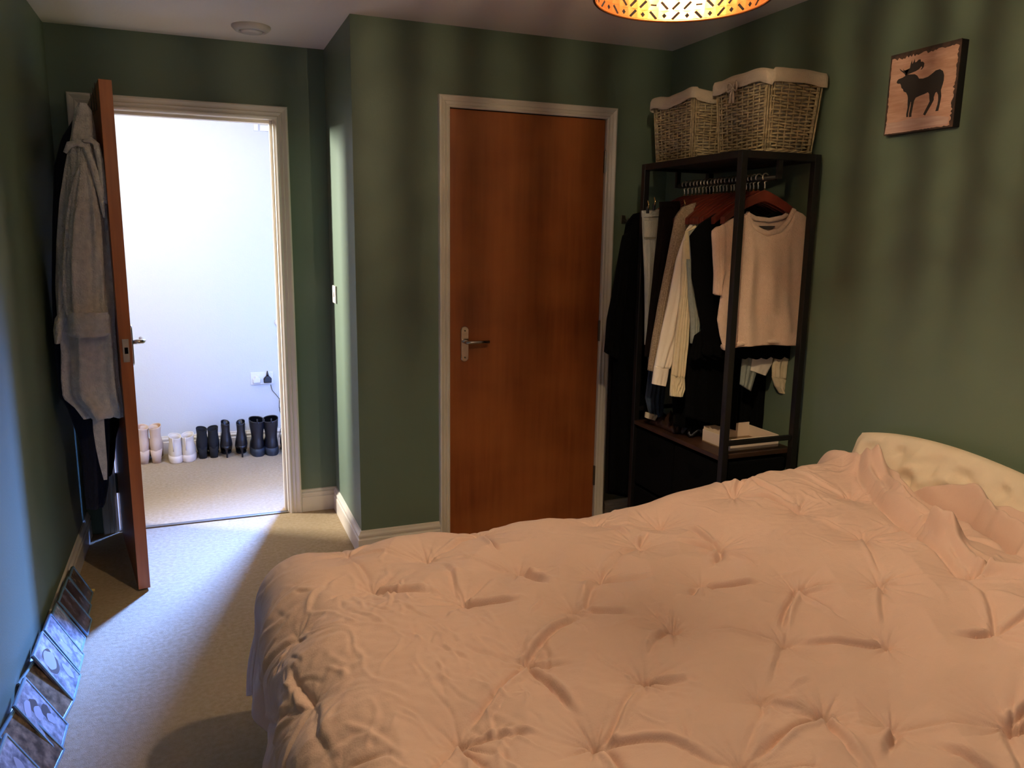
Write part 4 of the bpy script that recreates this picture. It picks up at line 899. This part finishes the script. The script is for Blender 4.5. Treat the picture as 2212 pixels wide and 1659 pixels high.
for px, py, kind, nm, lab, mr in (
    (312, 1003, 'beige', 'ankle_boot', 'beige leather ankle boot with tapered block heel, leftmost of the row in the hall', -1),
    (339, 1001, 'beige', 'ankle_boot', 'beige leather ankle boot with tapered block heel, next to the cream pair', 1),
    (381, 1001, 'sneaker', 'high_top_shoe', 'cream high-top shoe beside the beige boots', -1),
    (408, 998, 'sneaker', 'high_top_shoe', 'cream high-top shoe beside the black suede boots', 1),
    (439, 991, 'block', 'ankle_boot', 'black suede block-heel ankle boot beside the cream shoes', -1),
    (463, 989, 'block', 'ankle_boot', 'black suede block-heel ankle boot beside the stiletto pair', 1),
    (491, 989, 'stiletto', 'ankle_boot', 'black stiletto ankle boot, left of its pair', -1),
    (524, 988, 'stiletto', 'ankle_boot', 'black stiletto ankle boot, right of its pair', 1),
    (559, 986, 'chunky', 'chunky_boot', 'tall black chunky-soled boot, left of its pair', -1),
    (589, 984, 'chunky', 'chunky_boot', 'tall black chunky-soled boot nearest the right door frame', 1),
    (622, 981, 'block', 'ankle_boot', 'black ankle boot half hidden behind the right door frame', 1)):
    x_, y_ = bxp(px, py); boot(x_, y_-.005, kind, lab, nm, mr)
# ================================================================ CLOTHES ON THE OPEN DOOR
def rowtube(name, rows, y, yd, m, parent, folds=.006, nf=9, seed=1, back=None, n=64, per=None):
    "rows (py, px_left, px_right): closed body whose outline at depth y matches those rows; yd = half depth"
    R_ = np.array(rows, float); zz = np.linspace(R_[0, 0], R_[-1, 0], 70); nz = snoise(seed, 5, .3, 1.0); rings = []
    for i, py in enumerate(zz):
        l = np.interp(py, R_[:, 0], R_[:, 1]); r_ = np.interp(py, R_[:, 0], R_[:, 2]); a, b = unp(l, py, 1, y), unp(r_, py, 1, y)
        cx, hw, z = (a[0]+b[0])/2, (b[0]-a[0])/2, (a[2]+b[2])/2; t = i/(len(zz)-1)
        ydt = yd*min(1, .35+t*2.0); R1 = []
        for k in range(n):
            an = 2*PI*k/n; f_ = folds*min(1, t*3)*(math.sin(nf*an+2.0*float(nz(an*.3, t*1.5)))+.5*math.sin((nf*2+1)*an+3*t))
            x = cx+(hw+f_*.35)*math.copysign(abs(math.cos(an))**.8, math.cos(an)); yy = y+.0+(ydt+f_)*math.sin(an)
            yy += ydt*.9
            R1.append((x, yy, z))
        rings.append(R1)
    return MB().loft(rings).build(name, m, parent, smooth=True)
# hook rack on the door
hk = empty('door_hooks', LP(.55, 0, 1.99), label='over-door metal hooks holding the dressing gown on the open door', cat='hook')
for a in (.36, .50, .62):
    hkm = MB().tube([LP(a, TK+.003, 1.95), LP(a, TK+.003, 1.996), LP(a, -.003, 1.996), LP(a, -.003, 1.90), LP(a, -.03, 1.885), LP(a, -.04, 1.905)], .0025, 6).build('hook', 'steel', hk, smooth=True)
attach(hk)
rb = empty('dressing_gown', (-.42, 3.55, 1.2), label='grey fleece dressing gown hanging on the open bedroom door', cat='dressing gown')
YR1 = 3.40
rowtube('gown_body', [(300, 150, 205), (320, 146, 212), (360, 138, 220), (430, 128, 232), (520, 121, 241), (620, 118, 246), (700, 122, 250), (760, 128, 256), (820, 128, 262), (858, 132, 268), (880, 160, 272), (905, 180, 270)], YR1, .062, 'robe', rb, .020, 7, 41)
rowtube('hood', [(222, 168, 186), (235, 160, 196), (262, 154, 200), (300, 148, 206), (330, 144, 214), (365, 146, 222), (400, 160, 226)], YR1-.012, .05, 'robe', rb, .004, 5, 42)
# collar roll: two lapel edges crossing under the hood
mb = MB()
for pts in ([(140, 330), (150, 312), (168, 308), (185, 318), (196, 345), (206, 375), (216, 410), (226, 470)], [(178, 305), (196, 302), (208, 312), (216, 345), (222, 390), (228, 440)]):
    pa = [tuple(unp(a, b, 1, YR1-.025)) for a, b in pts]; mb.tube(pa, [.006]+[.012]*(len(pa)-2)+[.006], 10)
mb.build('collar', 'robe', rb, smooth=True)
rowtube('sleeve', [(350, 172, 182), (380, 160, 196), (420, 150, 206), (480, 140, 215), (560, 134, 222), (640, 136, 226), (680, 142, 228), (690, 150, 230)], YR1-.045, .040, 'robe', rb, .012, 6, 43)
rowtube('cuff', [(676, 146, 232), (690, 142, 236), (722, 143, 236), (729, 150, 232)], YR1-.070, .055, 'robe', rb, .002, 4, 44)
rowtube('cuff', [(655, 136, 150), (690, 116, 146), (715, 113, 140), (743, 116, 130)], YR1+.0, .04, 'robe', rb, .002, 4, 45)
mb = MB(); pa = [unp(a, b, 1, YR1+.02) for a, b in ((212, 900), (214, 930), (218, 965), (223, 1000), (228, 1036))]; rg = []
for p, w_ in zip(pa, (.020, .020, .018, .014, .006)): rg.append([(p[0]-w_, p[1]-.004, p[2]), (p[0]+w_, p[1]-.004, p[2]), (p[0]+w_, p[1]+.004, p[2]), (p[0]-w_, p[1]+.004, p[2])])
mb.loft(rg).build('belt', 'robe', rb, smooth=False); attach(rb)
g_ = empty('navy_gown', (-.46, 3.75, 1.2), label='navy blue gown hanging behind the grey dressing gown, next to the left wall', cat='gown')
rowtube('gown_body', [(232, 168, 190), (260, 155, 196), (300, 130, 200), (360, 114, 205), (480, 110, 215), (620, 108, 220), (760, 112, 225), (860, 125, 232), (880, 140, 236), (960, 168, 236), (1060, 178, 232), (1100, 184, 224)], 3.60, .055, 'navy', g_, .005, 6, 51)
attach(g_)
g_ = empty('black_gown', (-.40, 3.85, .8), label='black garment hanging lowest on the open door, under the grey gown', cat='garment')
rowtube('gown_body', [(880, 200, 270), (900, 205, 262), (950, 215, 250), (1000, 218, 246), (1030, 216, 240)], 3.66, .03, 'black_fabric', g_, .004, 5, 52)
attach(g_)
# ================================================================ PHOTO FRAMES ALONG THE LEFT WALL
def photo_frame(c4, m, label, art=0, seed=0):
    "c4 = pixels of the top-near, top-far, bottom-far, bottom-near corners; the top rests by the wall, the foot on the carpet"
    fn, fm = [np.array(unp(*c4[k], 2, .014)) for k in (3, 2)]
    tn, tf = [np.array(unp(*c4[k], 0, XL+.022)) for k in (0, 1)]
    # true rectangle through these: width along the foot, height perpendicular to it
    return fn, fm, tf, tn
def frame_at(x0, y0, wdt, hgt, lean, rollz, yaw, m, label, art, nm='photo_frame'):
    """stands on its lower long edge; lean = tilt from vertical back to the wall (rad); rollz = turned in its own plane; yaw = swing of foot line"""
    root = empty(nm, (x0, y0, 0), label=label, cat='photo frame', group='glass photo frames leaning along the left wall')
    W_ = Vector((math.sin(yaw), math.cos(yaw), 0)); U0 = Vector((-math.sin(lean)*math.cos(yaw), math.sin(lean)*math.sin(yaw), math.cos(lean)))
    W2 = W_*math.cos(rollz)+U0*math.sin(rollz); U2 = -W_*math.sin(rollz)+U0*math.cos(rollz); Nn = W2.cross(U2); 
    if Nn.x < 0: Nn = -Nn
    zmin = min(0, (W2*wdt).z, (U2*hgt).z); O = Vector((x0, y0, .003-zmin))+Vector((0, 0, abs(Nn.z)*0.006))
    def q(a, b, c): return O+W2*a+U2*b+Nn*c
    def slab(name, a0, a1, b0, b1, c0, c1, mm, par):
        v = [q(a, b, c) for a in (a0, a1) for b in (b0, b1) for c in (c0, c1)]
        return MB().add(v, [(0, 1, 3, 2), (4, 6, 7, 5), (0, 4, 5, 1), (2, 3, 7, 6), (0, 2, 6, 4), (1, 5, 7, 3)]).build(name, mm, par)
    slab('backing', 0, wdt, 0, hgt, -.004, .002, 'photo_dark', root)
    e = .006
    ed = MB()
    for a0, a1, b0, b1 in ((0, wdt, 0, e), (0, wdt, hgt-e, hgt), (0, e, e, hgt-e), (wdt-e, wdt, e, hgt-e)):
        v = [q(a, b, c) for a in (a0, a1) for b in (b0, b1) for c in (.002, .0065)]
        ed.add(v, [(0, 1, 3, 2), (4, 6, 7, 5), (0, 4, 5, 1), (2, 3, 7, 6), (0, 2, 6, 4), (1, 5, 7, 3)])
    ed.build('glass_edge', 'mirror_edge', root)
    ph = slab('photograph', e, wdt-e, e, hgt-e, .002, .0045, m, root)
    rd = random.Random(art*13+1)
    def blob(a, b, ra, rb_, ang, mm, c):
        n = 22; w_ = [1+.16*math.sin(2*t_+ra*900)+.10*math.sin(5*t_+rb_*700) for t_ in [2*PI*k/22 for k in range(22)]]; pts = [(a+ra*w_[int(round(t*22/(2*PI))) % 22]*math.cos(t)*math.cos(ang)-rb_*math.sin(t)*math.sin(ang), b+ra*math.cos(t)*math.sin(ang)+rb_*math.sin(t)*math.cos(ang)) for t in [2*PI*k/n for k in range(n)]]
        v = [q(x, y, c) for x, y in pts]+[q(x, y, .0044) for x, y in pts]
        MB().add(v, [tuple(range(n)), tuple(range(2*n-1, n-1, -1))]+[(i, (i+1) % n, n+(i+1) % n, n+i) for i in range(n)]).build('printed_figure', mm, ph)
    if art:
        cc = {1: [(.50, .70, .16, .15, .3, 'hair'), (.45, .58, .15, .14, .3, 'face'), (.70, .46, .18, .14, .2, 'hair'), (.66, .34, .12, .13, .2, 'face'), (.26, .78, .20, .10, .3, 'face')],
              2: [(.40, .65, .30, .26, 0, 'hair'), (.40, .68, .24, .20, .3, 'face'), (.68, .28, .10, .20, 0, 'face')],
              3: [(.35, .45, .12, .30, .4, 'face'), (.60, .60, .10, .24, -.3, 'face'), (.75, .25, .14, .12, 0, 'face')]}[art]
        for i, (a, b, ra, rb_, an, mm) in enumerate(cc): blob(a*wdt, b*hgt, ra*wdt, rb_*wdt, an, mm, .0047+.0002*i)
    attach(root); return root
FR = [
    # x foot, y near end, width, height, lean, roll, yaw, material, label, art
    (-.425, 2.035, .15, .20, .50, .0, 0, 'photo_a', 'glass photo frame cut by the bottom left corner, bright reflections', 3),
    (-.440, 2.190, .15, .19, .58, .0, .12, 'photo_b', 'dull brown photo frame between the two brightest ones', 0),
    (-.430, 2.315, .15, .20, .50, .0, 0, 'photo_a', 'glass photo frame showing two pale faces', 1),
    (-.448, 2.470, .13, .18, .60, .0, .15, 'photo_b', 'dark brown photo frame behind the two-faces one', 0),
    (-.430, 2.590, .16, .20, .50, .0, 0, 'photo_a', 'glass photo frame showing a large curved figure', 2),
    (-.436, 2.770, .12, .19, .48, .0, 0, 'photo_a', 'glass photo frame in the middle of the row with mottled grey print', 3),
    (-.445, 2.905, .11, .17, .50, .0, 0, 'photo_a', 'smaller photo frame just past the middle of the row', 0),
    (-.440, 3.030, .13, .17, .50, .0, .0, 'photo_dark', 'dark photo frame with a bluish corner near the open door', 0),
    (-.455, 3.170, .12, .15, .50, .0, .0, 'photo_dark', 'dark photo frame second from the open door', 0),
    (-.462, 3.300, .11, .14, .46, .0, .0, 'photo_b', 'last photo frame of the row, against the skirting by the open door', 0),
]
for (x0, y0, wd, hg, ln, rz, yw, m, lab, art) in FR: frame_at(x0, y0-.03, wd, hg, ln, rz, yw, m, lab, art)
tg = empty('tagged_cord', (-.43, 3.36, 0), label='short dark cord with a yellow tip on the carpet by the open door', cat='cord')
p = unp(178, 1279, 2, .006); q_ = unp(200, 1275, 2, .006)
MB().tube([(p[0]-.03, p[1], .006), (p[0], p[1], .010), (q_[0]-.012, q_[1], .006)], .004, 6).build('cord', 'black_plastic', tg, smooth=True)
MB().tube([(q_[0]-.012, q_[1], .006), (q_[0]+.008, q_[1]+.002, .006)], .0055, 8).build('tip', 'yellow', tg); attach(tg)
